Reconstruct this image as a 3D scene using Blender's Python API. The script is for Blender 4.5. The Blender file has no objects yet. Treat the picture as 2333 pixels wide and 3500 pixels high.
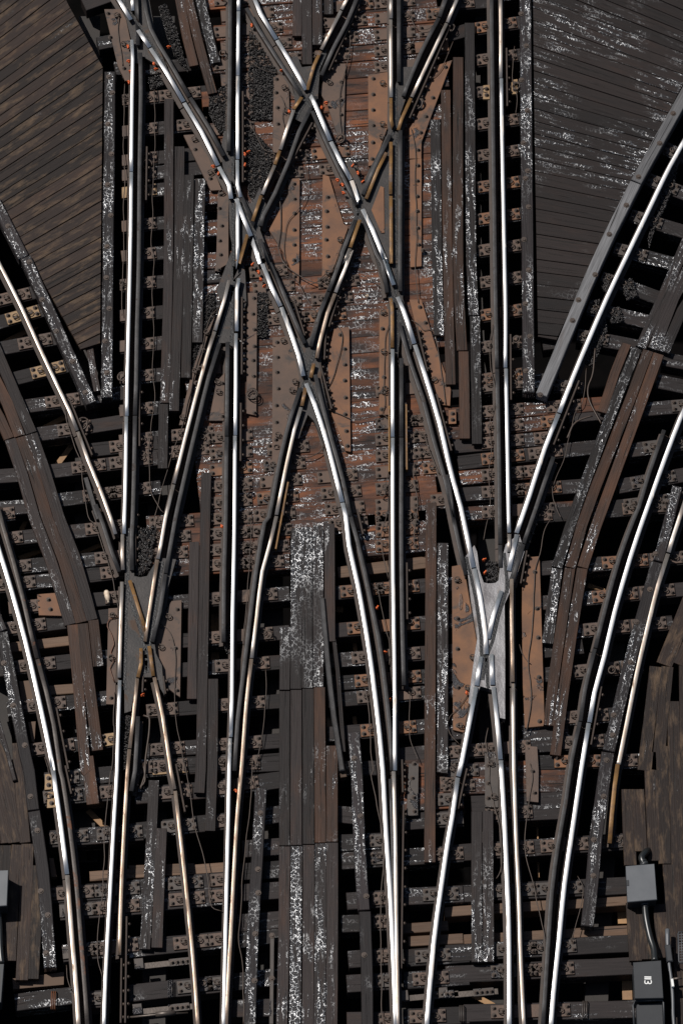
import bpy, math, random
from mathutils import Vector
from mathutils import noise as mnoise
random.seed(7)
SC = bpy.context.scene
COL = SC.collection
R = math.radians

# ------------------------------------------------------------------ camera, sky, sun, exposure
TAN = 0.0998; DIST = 64.0; ELEV = R(63)
CAM = Vector((0, -DIST*math.cos(ELEV), DIST*math.sin(ELEV)))
FW = Vector((0, math.cos(ELEV), -math.sin(ELEV))); UP = Vector((0, math.sin(ELEV), math.cos(ELEV))); RT = Vector((1, 0, 0))
cd = bpy.data.cameras.new('camera'); cam = bpy.data.objects.new('camera', cd); COL.objects.link(cam)
cam.location = CAM; cam.rotation_euler = (R(90)-ELEV, 0, 0)
cd.sensor_fit = 'VERTICAL'; cd.sensor_height = 24; cd.lens = 12/TAN; cd.clip_end = 3000; cd.clip_start = 1
SC.camera = cam
SUN = Vector((-0.47, 0.28, 0.84)).normalized()
w = bpy.data.worlds.new('World'); SC.world = w; w.use_nodes = True
nt = w.node_tree; bg = nt.nodes['Background']
sky = nt.nodes.new('ShaderNodeTexSky'); sky.sky_type = 'NISHITA'; sky.sun_disc = False
sky.sun_elevation = math.asin(SUN.z); sky.sun_rotation = math.atan2(SUN.x, SUN.y)
nt.links.new(sky.outputs[0], bg.inputs[0]); bg.inputs[1].default_value = 0.05
ld = bpy.data.lights.new('sun', 'SUN'); ld.energy = 5.0; ld.angle = R(0.5); ld.color = (1, 0.96, 0.91)
lo = bpy.data.objects.new('sun', ld); COL.objects.link(lo); lo.rotation_euler = SUN.to_track_quat('Z', 'Y').to_euler()
SC.view_settings.view_transform = 'Standard'; SC.view_settings.look = 'None'
SC.view_settings.exposure = -0.08; SC.view_settings.gamma = 1

# ------------------------------------------------------------------ reading positions off the photograph
TILE = dict(A=(0,0), B=(766,0), C=(1533,0), D=(0,866), E=(766,866), F=(1533,866),
            G=(0,1733), H=(766,1733), I=(1533,1733), J=(0,2600), K=(766,2600), L=(1533,2600))
def W(t, x, y, z=0.0):
    ox, oy = TILE[t]; X = ox+x/1.96; Y = oy+y/1.96
    d = FW + RT*((X-1166.5)/3500*2*TAN) + UP*((1750-Y)/3500*2*TAN)
    k = (z-CAM.z)/d.z
    return CAM + d*k
def path(s, z=0.0):
    t = None; out = []
    for tok in s.split():
        if tok.isalpha(): t = tok
        else:
            a, b = tok.split(','); out.append(W(t, float(a), float(b), z))
    return out

# ------------------------------------------------------------------ materials
def mat(name):
    m = bpy.data.materials.new(name); m.use_nodes = True
    return m, m.node_tree, m.node_tree.nodes['Principled BSDF']
def N(nt, typ, **kw):
    n = nt.nodes.new(typ)
    for k, v in kw.items():
        if k in n.inputs: n.inputs[k].default_value = v
        else: setattr(n, k, v)
    return n
def ramp(nt, src, p0, p1, c0=(0,0,0,1), c1=(1,1,1,1)):
    r = nt.nodes.new('ShaderNodeValToRGB'); r.color_ramp.elements[0].position = p0; r.color_ramp.elements[1].position = p1
    r.color_ramp.elements[0].color = c0; r.color_ramp.elements[1].color = c1
    nt.links.new(src, r.inputs[0]); return r.outputs[0]
def mul(nt, a, b, op='MULTIPLY'):
    n = nt.nodes.new('ShaderNodeMath'); n.operation = op
    for i, v in ((0, a), (1, b)):
        if isinstance(v, (int, float)): n.inputs[i].default_value = v
        else: nt.links.new(v, n.inputs[i])
    return n.outputs[0]
def mixc(nt, f, a, b):
    n = nt.nodes.new('ShaderNodeMix'); n.data_type = 'RGBA'
    for i, v in ((0, f), (6, a), (7, b)):
        if isinstance(v, (int, float)): n.inputs[i].default_value = v
        elif isinstance(v, tuple): n.inputs[i].default_value = (*v, 1)
        else: nt.links.new(v, n.inputs[i])
    return n.outputs[2]

def wood(name, c1, c2, stain=(0.09,0.045,0.022), stain_amt=0.3, glint=0.5, crack=0.5, pale=0.0):
    """tarred timber: grain along u, drying cracks, brown staining and shiny creosote crazing"""
    m, t, p = mat(name); c1, c2, stain = [tuple(v*k*(1.0 if glint > 0 else 1.9) for v, k in zip(c, (0.47, 0.405, 0.395))) for c in (c1, c2, stain)]
    uv = N(t, 'ShaderNodeUVMap', uv_map='grain')
    mp = N(t, 'ShaderNodeMapping'); t.links.new(uv.outputs[0], mp.inputs[0]); mp.inputs['Scale'].default_value = (2.2, 55, 1)
    g = N(t, 'ShaderNodeTexNoise', Scale=1.0, Detail=6.0, Roughness=0.65); t.links.new(mp.outputs[0], g.inputs['Vector'])
    mp2 = N(t, 'ShaderNodeMapping'); t.links.new(uv.outputs[0], mp2.inputs[0]); mp2.inputs['Scale'].default_value = (1.3, 5, 1)
    b = N(t, 'ShaderNodeTexNoise', Scale=1.0, Detail=5.0, Roughness=0.6); t.links.new(mp2.outputs[0], b.inputs['Vector'])
    tone = N(t, 'ShaderNodeAttribute', attribute_name='tone')
    base = mixc(t, ramp(t, g.outputs[0], 0.3, 0.7), c1, c2)
    st = mul(t, ramp(t, b.outputs[0], 0.62-stain_amt*0.35, 0.78-stain_amt*0.2), min(1, 0.45+stain_amt))
    base = mixc(t, st, base, stain)
    # dry cracks along the grain
    mp3 = N(t, 'ShaderNodeMapping'); t.links.new(uv.outputs[0], mp3.inputs[0]); mp3.inputs['Scale'].default_value = (0.9, 38, 1)
    cr = N(t, 'ShaderNodeTexNoise', Scale=1.0, Detail=3.0, Roughness=0.5, Distortion=0.4); t.links.new(mp3.outputs[0], cr.inputs['Vector'])
    ck = ramp(t, cr.outputs[0], 0.30, 0.36)          # 0 in a crack
    base = mixc(t, ck, (0.008,0.007,0.006), base)
    hsv = N(t, 'ShaderNodeHueSaturation'); t.links.new(base, hsv.inputs['Color'])
    t.links.new(mul(t, mul(t, tone.outputs['Fac'], 0.9), 0.55, 'ADD'), hsv.inputs['Value'])
    # pale patches: warm reflected light painted into the wood colour
    col = hsv.outputs[0]
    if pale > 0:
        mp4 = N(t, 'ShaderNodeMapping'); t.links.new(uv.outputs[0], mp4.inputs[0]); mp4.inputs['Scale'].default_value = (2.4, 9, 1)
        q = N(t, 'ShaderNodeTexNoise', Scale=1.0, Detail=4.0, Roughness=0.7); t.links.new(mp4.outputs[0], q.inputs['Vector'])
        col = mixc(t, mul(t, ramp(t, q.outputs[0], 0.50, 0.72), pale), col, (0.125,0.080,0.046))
    # creosote: crazed shiny film in irregular patches
    geo = N(t, 'ShaderNodeNewGeometry')
    reg = N(t, 'ShaderNodeTexNoise', Scale=0.9, Detail=2.0, Roughness=0.5); t.links.new(geo.outputs['Position'], reg.inputs['Vector'])
    mp5 = N(t, 'ShaderNodeMapping'); t.links.new(uv.outputs[0], mp5.inputs[0]); mp5.inputs['Scale'].default_value = (2.2, 15, 1)
    pt = N(t, 'ShaderNodeTexNoise', Scale=1.0, Detail=3.0, Roughness=0.6); t.links.new(mp5.outputs[0], pt.inputs['Vector'])
    lo_ = 0.70-0.13*glint
    region = mul(t, ramp(t, reg.outputs[0], lo_-0.10, lo_+0.05), ramp(t, pt.outputs[0], lo_-0.04, lo_+0.03))
    dn = N(t, 'ShaderNodeTexNoise', Scale=9.0, Detail=3.0, Roughness=0.6); t.links.new(uv.outputs[0], dn.inputs['Vector'])
    dv = N(t, 'ShaderNodeMixRGB', blend_type='ADD'); dv.inputs[0].default_value = 0.10
    t.links.new(uv.outputs[0], dv.inputs[1]); t.links.new(dn.outputs['Color'], dv.inputs[2])
    vo = N(t, 'ShaderNodeTexVoronoi', feature='DISTANCE_TO_EDGE', Scale=17.0); t.links.new(dv.outputs[0], vo.inputs['Vector'])
    line = ramp(t, vo.outputs['Distance'], 0.05, 0.13, (1,1,1,1), (0,0,0,1))
    sp = N(t, 'ShaderNodeTexNoise', Scale=95.0, Detail=2.0, Roughness=0.6); t.links.new(uv.outputs[0], sp.inputs['Vector'])
    dots = ramp(t, sp.outputs[0], 0.60, 0.64)
    film = mul(t, region, mul(t, line, dots, 'MAXIMUM'))
    loose = mul(t, ramp(t, reg.outputs[0], 0.46, 0.6), ramp(t, sp.outputs[0], 0.69, 0.72))
    film = mul(t, film, mul(t, loose, 0.8*min(1, glint)), 'MAXIMUM')
    sheen = mul(t, region, 0.5)
    t.links.new(mixc(t, mul(t, sheen, film, 'MAXIMUM'), col, (0.012,0.012,0.014)), p.inputs['Base Color'])
    rr = mul(t, film, -0.22, 'MULTIPLY'); t.links.new(mul(t, mul(t, rr, 0.58, 'ADD'), mul(t, mul(t, region, mul(t, film, -1.0, 'ADD')), 0.0), 'ADD'), p.inputs['Roughness'])
    t.links.new(mul(t, mul(t, mul(t, film, 0.75), mul(t, region, 0.15), 'MAXIMUM'), 0.25, 'ADD'), p.inputs['Specular IOR Level'])
    t.links.new(mul(t, mul(t, film, 0.9), 1.45, 'ADD'), p.inputs['IOR'])
    h1 = mul(t, mul(t, g.outputs[0], 0.004), mul(t, ck, 0.004), 'ADD')
    fb = N(t, 'ShaderNodeTexNoise', Scale=60.0, Detail=2.0, Roughness=0.5); t.links.new(uv.outputs[0], fb.inputs['Vector'])
    h = mul(t, h1, mul(t, mul(t, fb.outputs[0], 0.013), film), 'ADD')
    bp = N(t, 'ShaderNodeBump', Strength=0.8, Distance=1.0); t.links.new(h, bp.inputs['Height']); t.links.new(bp.outputs[0], p.inputs['Normal'])
    return m

BRT = ('white_paint','orange_primer','chalky_insulator','grey_box_paint','rusty_girder','ochre_rusted_railhead')
def metal(name, c, c2, metallic, rough, sc=6.0, stain=None, stain_lo=0.5, bump=0.0015, stretch=None, spec=0.5, sheen_gloss=0.0):
    m, t, p = mat(name)
    dk = 1.0 if metallic > 0.7 or name in BRT else 0.62
    c, c2 = [tuple(v*dk for v in q) for q in (c, c2)]; stain = tuple(v*dk for v in stain) if stain else None
    tc = N(t, 'ShaderNodeNewGeometry')
    vec = tc.outputs['Position']
    if stretch:
        mp = N(t, 'ShaderNodeMapping'); t.links.new(vec, mp.inputs[0]); mp.inputs['Scale'].default_value = stretch; vec = mp.outputs[0]
    n = N(t, 'ShaderNodeTexNoise', Scale=sc, Detail=6.0, Roughness=0.6); t.links.new(vec, n.inputs['Vector'])
    col = mixc(t, ramp(t, n.outputs[0], 0.35, 0.65), c, c2)
    rgh = rough
    if stain:
        n2 = N(t, 'ShaderNodeTexNoise', Scale=sc*0.7, Detail=7.0, Roughness=0.65, Distortion=0.5); t.links.new(vec, n2.inputs['Vector'])
        f = ramp(t, n2.outputs[0], stain_lo, stain_lo+0.08)
        col = mixc(t, f, col, stain)
        t.links.new(mul(t, mul(t, f, -metallic*0.8), metallic, 'ADD'), p.inputs['Metallic'])
        t.links.new(mul(t, mul(t, f, 0.25), rough, 'ADD'), p.inputs['Roughness'])
    else:
        p.inputs['Metallic'].default_value = metallic; p.inputs['Roughness'].default_value = rough
    if sheen_gloss > 0:      # wet oily smears
        n4 = N(t, 'ShaderNodeTexNoise', Scale=2.6, Detail=4.0, Roughness=0.6, Distortion=0.8); t.links.new(tc.outputs['Position'], n4.inputs['Vector'])
        s = mul(t, ramp(t, n4.outputs[0], 0.66-sheen_gloss*0.1, 0.70-sheen_gloss*0.1), 1.0)
        col = mixc(t, s, col, (0.035,0.033,0.035)); rg = mul(t, mul(t, s, -0.20), rough, 'ADD'); t.links.new(rg, p.inputs['Roughness'])
        n5 = N(t, 'ShaderNodeTexNoise', Scale=70.0, Detail=2.0); t.links.new(tc.outputs['Position'], n5.inputs['Vector'])
        bh = mul(t, mul(t, n.outputs[0], bump), mul(t, s, mul(t, n5.outputs[0], 0.02)), 'ADD')
    else:
        n3 = N(t, 'ShaderNodeTexNoise', Scale=40.0, Detail=3.0); t.links.new(tc.outputs['Position'], n3.inputs['Vector'])
        bh = mul(t, n3.outputs[0], bump)
    t.links.new(col, p.inputs['Base Color']); p.inputs['Specular IOR Level'].default_value = spec
    if bump > 0:
        bp = N(t, 'ShaderNodeBump', Strength=1.0, Distance=1.0); t.links.new(bh, bp.inputs['Height']); t.links.new(bp.outputs[0], p.inputs['Normal'])
    return m

M = {}
M['tie'] = wood('tarred_tie', (0.016,0.014,0.014), (0.040,0.035,0.034), stain=(0.06,0.034,0.02), stain_amt=0.15, glint=1.2)
M['tie_brown'] = wood('rust_stained_tie', (0.034,0.023,0.020), (0.078,0.051,0.040), stain=(0.29,0.115,0.045), stain_amt=0.58, glint=1.55)
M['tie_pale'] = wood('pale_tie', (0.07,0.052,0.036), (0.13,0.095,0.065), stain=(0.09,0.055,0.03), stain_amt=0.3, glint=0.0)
M['plank'] = wood('tarred_plank', (0.021,0.0175,0.017), (0.050,0.041,0.038), stain=(0.07,0.040,0.026), stain_amt=0.3, glint=0.95)
M['plank_shiny'] = wood('creosote_plank', (0.018,0.016,0.016), (0.040,0.034,0.032), stain=(0.05,0.03,0.02), stain_amt=0.15, glint=1.5)
M['plank_crazed'] = wood('crazed_creosote_plank', (0.018,0.016,0.016), (0.040,0.034,0.032), stain=(0.05,0.03,0.02), stain_amt=0.15, glint=2.1)
M['plank_brown'] = wood('brown_plank', (0.036,0.022,0.015), (0.080,0.050,0.034), stain=(0.11,0.055,0.028), stain_amt=0.5, glint=0.95)
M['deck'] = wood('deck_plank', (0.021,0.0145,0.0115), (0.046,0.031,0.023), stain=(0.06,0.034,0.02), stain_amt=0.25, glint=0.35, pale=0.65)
M['deck_dark'] = wood('dark_deck_plank', (0.012,0.0095,0.009), (0.031,0.023,0.020), stain=(0.040,0.024,0.017), stain_amt=0.25, glint=1.15)
M['guard_wood'] = wood('guard_timber', (0.020,0.018,0.020), (0.048,0.042,0.044), stain=(0.05,0.034,0.024), stain_amt=0.15, glint=1.5)
M['guard_new'] = wood('grey_guard_timber', (0.06,0.069,0.072), (0.17,0.195,0.205), stain=(0.07,0.062,0.056), stain_amt=0.2, glint=0.0)
M['bright'] = metal('polished_railhead', (0.90,0.88,0.85), (0.74,0.71,0.68), 1.0, 0.43, sc=9, stain=(0.50,0.42,0.35), stain_lo=0.60, stretch=(1.5,0.14,1), bump=0.0003)
M['tan'] = metal('half_polished_railhead', (0.62,0.56,0.50), (0.38,0.30,0.24), 0.9, 0.44, sc=14, stain=(0.20,0.12,0.07), stain_lo=0.60, stretch=(1,0.15,1), bump=0.0006)
M['worn'] = metal('rusty_worn_railhead', (0.50,0.40,0.32), (0.24,0.16,0.11), 0.75, 0.42, sc=30, stain=(0.16,0.10,0.06), stain_lo=0.56, stretch=(1,0.12,1), bump=0.0010)
M['ochre'] = metal('ochre_rusted_railhead', (0.20,0.105,0.032), (0.12,0.065,0.028), 0.25, 0.5, sc=10, stain=(0.12,0.085,0.07), stain_lo=0.58)
M['guardrail'] = metal('dark_guard_rail', (0.070,0.067,0.068), (0.040,0.037,0.036), 0.4, 0.55, sc=7, stain=(0.045,0.032,0.026), stain_lo=0.6)
M['guardrail_rust'] = metal('rust_patched_guard_rail', (0.10,0.085,0.075), (0.055,0.045,0.04), 0.4, 0.5, sc=5, stain=(0.17,0.07,0.035), stain_lo=0.56)
M['rail_side'] = metal('rail_side', (0.040,0.026,0.019), (0.062,0.038,0.026), 0.1, 0.7, sc=8)
M['cast'] = metal('frog_casting', (0.045,0.042,0.041), (0.072,0.064,0.060), 0.5, 0.5, sc=5, stain=(0.085,0.048,0.028), stain_lo=0.56)
M['cast_worn'] = metal('brushed_frog_casting', (0.34,0.33,0.33), (0.17,0.16,0.16), 0.85, 0.42, sc=5, stain=(0.12,0.085,0.065), stain_lo=0.6, stretch=(3,0.7,1))
M['rust'] = metal('rust_plate', (0.270,0.112,0.042), (0.150,0.068,0.034), 0.05, 0.65, sc=3, stain=(0.075,0.045,0.030), stain_lo=0.53, sheen_gloss=0.35)
M['rust_wet'] = metal('wet_rust_plate', (0.250,0.105,0.038), (0.140,0.064,0.030), 0.05, 0.62, sc=4, stain=(0.075,0.048,0.032), stain_lo=0.62, sheen_gloss=0.5)
M['rust_grey'] = metal('grey_brown_plate', (0.145,0.082,0.052), (0.092,0.057,0.040), 0.05, 0.65, sc=4, stain=(0.05,0.036,0.030), stain_lo=0.56, sheen_gloss=0.3)
M['plate'] = metal('tie_plate_steel', (0.140,0.080,0.052), (0.088,0.057,0.042), 0.05, 0.6, sc=3.0, stain=(0.05,0.036,0.030), stain_lo=0.60)
M['plate_grey'] = metal('greasy_tie_plate', (0.090,0.070,0.058), (0.060,0.050,0.044), 0.2, 0.5, sc=6, stain=(0.07,0.045,0.032), stain_lo=0.62, sheen_gloss=0.9)
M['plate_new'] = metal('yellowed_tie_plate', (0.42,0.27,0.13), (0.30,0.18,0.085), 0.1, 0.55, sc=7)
M['bolt'] = metal('bolt_steel', (0.065,0.046,0.036), (0.095,0.065,0.048), 0.3, 0.5, sc=15)
M['orange'] = metal('orange_primer', (0.62,0.115,0.022), (0.50,0.085,0.018), 0.0, 0.5, sc=12)
M['girder'] = metal('rusty_girder', (0.30,0.17,0.075), (0.20,0.115,0.06), 0.05, 0.7, sc=4, stain=(0.09,0.05,0.03), stain_lo=0.6)
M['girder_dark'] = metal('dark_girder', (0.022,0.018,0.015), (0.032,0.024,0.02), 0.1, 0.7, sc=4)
M['box'] = metal('grey_box_paint', (0.100,0.105,0.112), (0.082,0.087,0.094), 0.05, 0.45, sc=4, bump=0.0003)
M['box_dark'] = metal('dark_box_paint', (0.040,0.043,0.047), (0.032,0.034,0.038), 0.05, 0.45, sc=4, bump=0.0003)
M['rubber'] = metal('black_conduit', (0.016,0.018,0.018), (0.022,0.023,0.023), 0.0, 0.35, sc=6, bump=0)
M['wire'] = metal('brown_cable', (0.055,0.036,0.026), (0.085,0.055,0.038), 0.0, 0.55, sc=8, bump=0)
M['wire_copper'] = metal('reddish_cable', (0.20,0.075,0.035), (0.14,0.06,0.03), 0.0, 0.5, sc=8, bump=0)
M['white'] = metal('white_paint', (0.75,0.75,0.72), (0.68,0.68,0.66), 0.0, 0.5, sc=8, bump=0)
M['bone'] = metal('chalky_insulator', (0.62,0.52,0.40), (0.45,0.34,0.24), 0.0, 0.6, sc=30)
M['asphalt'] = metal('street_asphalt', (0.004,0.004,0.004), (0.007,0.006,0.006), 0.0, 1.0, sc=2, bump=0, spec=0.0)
M['rod'] = metal('steel_rod', (0.16,0.13,0.11), (0.11,0.09,0.075), 0.5, 0.45, sc=8)
def gravel_mat():
    m, t, p = mat('greasy_gravel'); tc = N(t, 'ShaderNodeNewGeometry')
    n = N(t, 'ShaderNodeTexNoise', Scale=18.0, Detail=5.0); t.links.new(tc.outputs['Position'], n.inputs['Vector'])
    t.links.new(mixc(t, ramp(t, n.outputs[0], 0.35, 0.65), (0.012,0.011,0.011), (0.034,0.029,0.027)), p.inputs['Base Color'])
    t.links.new(ramp(t, n.outputs[0], 0.4, 0.6, (0.25,0.25,0.25,1), (0.6,0.6,0.6,1)), p.inputs['Roughness'])
    n5 = N(t, 'ShaderNodeTexNoise', Scale=60.0, Detail=3.0); t.links.new(tc.outputs['Position'], n5.inputs['Vector'])
    bp = N(t, 'ShaderNodeBump', Strength=1.0, Distance=0.02); t.links.new(n5.outputs[0], bp.inputs['Height']); t.links.new(bp.outputs[0], p.inputs['Normal'])
    return m
M['gravel'] = gravel_mat()
M['grease'] = metal('black_grease', (0.008,0.008,0.008), (0.014,0.013,0.013), 0.0, 0.42, sc=40, bump=0.004)

# ------------------------------------------------------------------ mesh helpers
class MB:
    def __init__(s): s.v = []; s.f = []; s.uv = []; s.tone = []; s.mi = []; s.sm = []
    def face(s, idx, uv=None, tone=0.5, mi=0, sm=False):
        s.f.append(idx); s.uv.append(uv or [(0, 0)]*len(idx)); s.tone.append(tone); s.mi.append(mi); s.sm.append(sm)
    def prism(s, pts, z0, z1, d=None, c=0.004, tone=None, mi=0):
        """convex or simple polygon (list of 2D) extruded z0..z1 with a small chamfer; grain runs along d"""
        if area(pts) < 0: pts = pts[::-1]
        n = len(pts)
        if d is None: d = Vector((1, 0))
        d = Vector((d[0], d[1])).normalized(); e = Vector((-d.y, d.x))
        tone = random.random() if tone is None else tone
        ou, ov = random.uniform(0, 60), random.uniform(0, 60)
        U = lambda p: (p[0]*d.x+p[1]*d.y + ou, p[0]*e.x+p[1]*e.y + ov)
        ins = []
        for i in range(n):
            a, b, cc = Vector(pts[i-1][:2]), Vector(pts[i][:2]), Vector(pts[(i+1) % n][:2])
            e1 = (b-a); e2 = (cc-b)
            if e1.length < 1e-6 or e2.length < 1e-6: ins.append(b.copy()); continue
            e1.normalize(); e2.normalize()
            n1 = Vector((-e1.y, e1.x)); n2 = Vector((-e2.y, e2.x)); m = n1+n2
            if m.length < 0.3: m = n1
            m.normalize(); k = c/max(0.4, m.dot(n1)); ins.append(b+m*k)
        o = len(s.v)
        for p in pts: s.v.append((p[0], p[1], z0))
        for p in pts: s.v.append((p[0], p[1], z1-c))
        for p in ins: s.v.append((p.x, p.y, z1))
        s.face([o+2*n+i for i in range(n)], [U(p) for p in ins], tone, mi)
        s.face([o+i for i in range(n)][::-1], [U(p) for p in pts][::-1], tone, mi)
        for i in range(n):
            j = (i+1) % n; ui, uj = U(pts[i]), U(pts[j]); h = z1-z0
            along = abs(uj[0]-ui[0]) > abs(uj[1]-ui[1])
            q = (lambda u, dz: (u[0], u[1]+dz)) if along else (lambda u, dz: (u[0]+dz*0.3, u[1]))
            s.face([o+i, o+j, o+n+j, o+n+i], [q(ui, -h), q(uj, -h), ui, uj][:2]+[uj, ui], tone, mi)
            s.face([o+n+i, o+n+j, o+2*n+j, o+2*n+i], [ui, uj, U(ins[j]), U(ins[i])], tone, mi)
    def bar(s, a, b, wd, z0, z1, c=0.004, tone=None, jit=0.003, mi=0):
        a = Vector(a[:2]); b = Vector(b[:2]); d = (b-a); L = d.length; d.normalize(); e = Vector((-d.y, d.x))
        k = max(1, int(L/0.35)); pl, pr = [], []
        for i in range(k+1):
            q = a+d*(L*i/k); jj = jit if 0 < i < k else jit*0.5
            pl.append(q+e*(wd/2+random.uniform(-jj, jj))); pr.append(q-e*(wd/2+random.uniform(-jj, jj)))
        s.prism([tuple(p) for p in pr+pl[::-1]], z0, z1, d, c, tone, mi)
    def tube(s, pts, r, sides=6, mi=0, cap=True):
        pts = [Vector(p) for p in pts]; n = len(pts); o = len(s.v)
        for i, p in enumerate(pts):
            t = (pts[min(i+1, n-1)]-pts[max(i-1, 0)])
            t = t.normalized() if t.length > 1e-7 else Vector((0, 1, 0))
            a = t.cross(Vector((0, 0, 1)))
            if a.length < 0.1: a = t.cross(Vector((1, 0, 0)))
            a.normalize(); b = a.cross(t); rr = r[i] if isinstance(r, (list, tuple)) else r
            for k in range(sides):
                th = 2*math.pi*k/sides; s.v.append(tuple(p+a*(rr*math.cos(th))+b*(rr*math.sin(th))))
        for i in range(n-1):
            for k in range(sides):
                k2 = (k+1) % sides
                s.face([o+i*sides+k, o+(i+1)*sides+k, o+(i+1)*sides+k2, o+i*sides+k2], None, 0.5, mi, True)
        if cap:
            s.face([o+k for k in range(sides)]); s.face([o+(n-1)*sides+k for k in range(sides)][::-1])
    def cyl(s, x, y, z0, z1, r, sides=6, rot=0.0, r2=None, mi=0, sm=False):
        o = len(s.v); r2 = r if r2 is None else r2
        for z, q in ((z0, r), (z1, r2)):
            for k in range(sides):
                th = 2*math.pi*k/sides+rot; s.v.append((x+q*math.cos(th), y+q*math.sin(th), z))
        for k in range(sides):
            k2 = (k+1) % sides; s.face([o+k, o+k2, o+sides+k2, o+sides+k], None, 0.5, mi, sm)
        s.face([o+sides+k for k in range(sides)], None, 0.5, mi); s.face([o+k for k in range(sides)][::-1], None, 0.5, mi)
    def mesh(s, name, mats, org=(0, 0, 0)):
        me = bpy.data.meshes.new(name)
        me.from_pydata([(v[0]-org[0], v[1]-org[1], v[2]-org[2]) for v in s.v], [], s.f)
        ul = me.uv_layers.new(name='grain'); flat = [c for f in s.uv for u in f for c in (u[0], u[1])]
        ul.data.foreach_set('uv', flat)
        at = me.attributes.new('tone', 'FLOAT', 'FACE'); at.data.foreach_set('value', s.tone)
        me.polygons.foreach_set('material_index', s.mi); me.polygons.foreach_set('use_smooth', s.sm)
        for m in (mats if isinstance(mats, list) else [mats]): me.materials.append(M[m])
        me.validate(); me.update(); return me
def area(p): return sum(p[i-1][0]*p[i][1]-p[i][0]*p[i-1][1] for i in range(len(p)))/2
def tag(o, label=None, cat=None, group=None, kind=None):
    for k, v in (('label', label), ('category', cat), ('group', group), ('kind', kind)):
        if v: o[k] = v
    return o
def link(o, parent=None):
    COL.objects.link(o)
    if parent: o.parent = parent
    return o
def obj(name, mb, mats, org=None, parent=None, porg=(0, 0, 0)):
    if org is None:
        n = max(1, len(mb.v)); org = (sum(v[0] for v in mb.v)/n, sum(v[1] for v in mb.v)/n, min(v[2] for v in mb.v))
    o = bpy.data.objects.new(name, mb.mesh(name, mats, org)); o.location = [org[i]-porg[i] for i in range(3)]
    return link(o, parent)
def empty(name, loc):
    o = bpy.data.objects.new(name, None); o.location = loc; o.empty_display_size = 0.05; return link(o)
def inst(name, me, loc, rz, parent=None, porg=(0, 0, 0), prz=0.0):
    """copy of a shared mesh at world loc / heading; parents carry no rotation"""
    o = bpy.data.objects.new(name, me); o.location = [loc[i]-porg[i] for i in range(3)]; o.rotation_euler = (0, 0, rz)
    return link(o, parent)
def inside(p, poly):
    r = False; n = len(poly)
    for i in range(n):
        a, b = poly[i-1], poly[i]
        if (a[1] > p[1]) != (b[1] > p[1]) and p[0] < (b[0]-a[0])*(p[1]-a[1])/(b[1]-a[1])+a[0]: r = not r
    return r
ORD = 'first second third fourth fifth sixth seventh eighth ninth tenth eleventh twelfth thirteenth fourteenth fifteenth sixteenth seventeenth eighteenth nineteenth twentieth'.split()
def ordn(i):
    if i < 20: return ORD[i]
    t = ['twenty','thirty','forty','fifty'][(i+1)//10-2]; r = (i+1) % 10
    return t+'-'+ORD[r-1] if r else ['twentieth','thirtieth','fortieth','fiftieth'][(i+1)//10-2]

# ------------------------------------------------------------------ ground and structure below
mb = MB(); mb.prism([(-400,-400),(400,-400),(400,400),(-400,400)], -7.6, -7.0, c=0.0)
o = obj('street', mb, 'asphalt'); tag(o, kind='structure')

for i, (pts, z, lb) in enumerate((([(-5.4,-9),(-5.4,14),(-16,14),(-16,-9)], 0.9, 'long added unseen platform beyond the left side of the tracks'), ([(-5.3,8.6),(9,8.6),(9,22),(-5.3,22)], 0.0, 'unseen slab added for shade beyond the top of the junction'))):
    mb = MB(); mb.prism(pts, z-0.3, z, c=0.01); o = obj('sunshade', mb, 'asphalt'); tag(o, lb, 'sunshade')  # out-of-view slabs added to keep the sun off the street below
# ------------------------------------------------------------------ rails
ZR = 0.022
PROF = [(-.065,0),(-.065,.010),(-.013,.030),(-.010,.112),(-.027,.122),(-.0295,.144),(-.0280,.1505),(-.018,.1520),(-.006,.1530),
        (.006,.1530),(.018,.1520),(.0280,.1505),(.0295,.144),(.027,.122),(.010,.112),(.013,.030),(.065,.010),(.065,0)]
HEAD0, HEAD1 = 6, 11     # profile edges that form the running surface
def resample(pts, step=0.25):
    """Catmull-Rom through the read points"""
    if len(pts) < 3: return pts
    out = []
    P = [pts[0]*2-pts[1]]+pts+[pts[-1]*2-pts[-2]]
    for i in range(1, len(P)-2):
        p0, p1, p2, p3 = P[i-1:i+3]; k = max(1, int((p2-p1).length/step))
        for j in range(k):
            t = j/k
            out.append(0.5*((2*p1)+(p2-p0)*t+(2*p0-5*p1+4*p2-p3)*t*t+(3*p1-p0-3*p2+p3)*t**3))
    out.append(pts[-1]); return out
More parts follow.
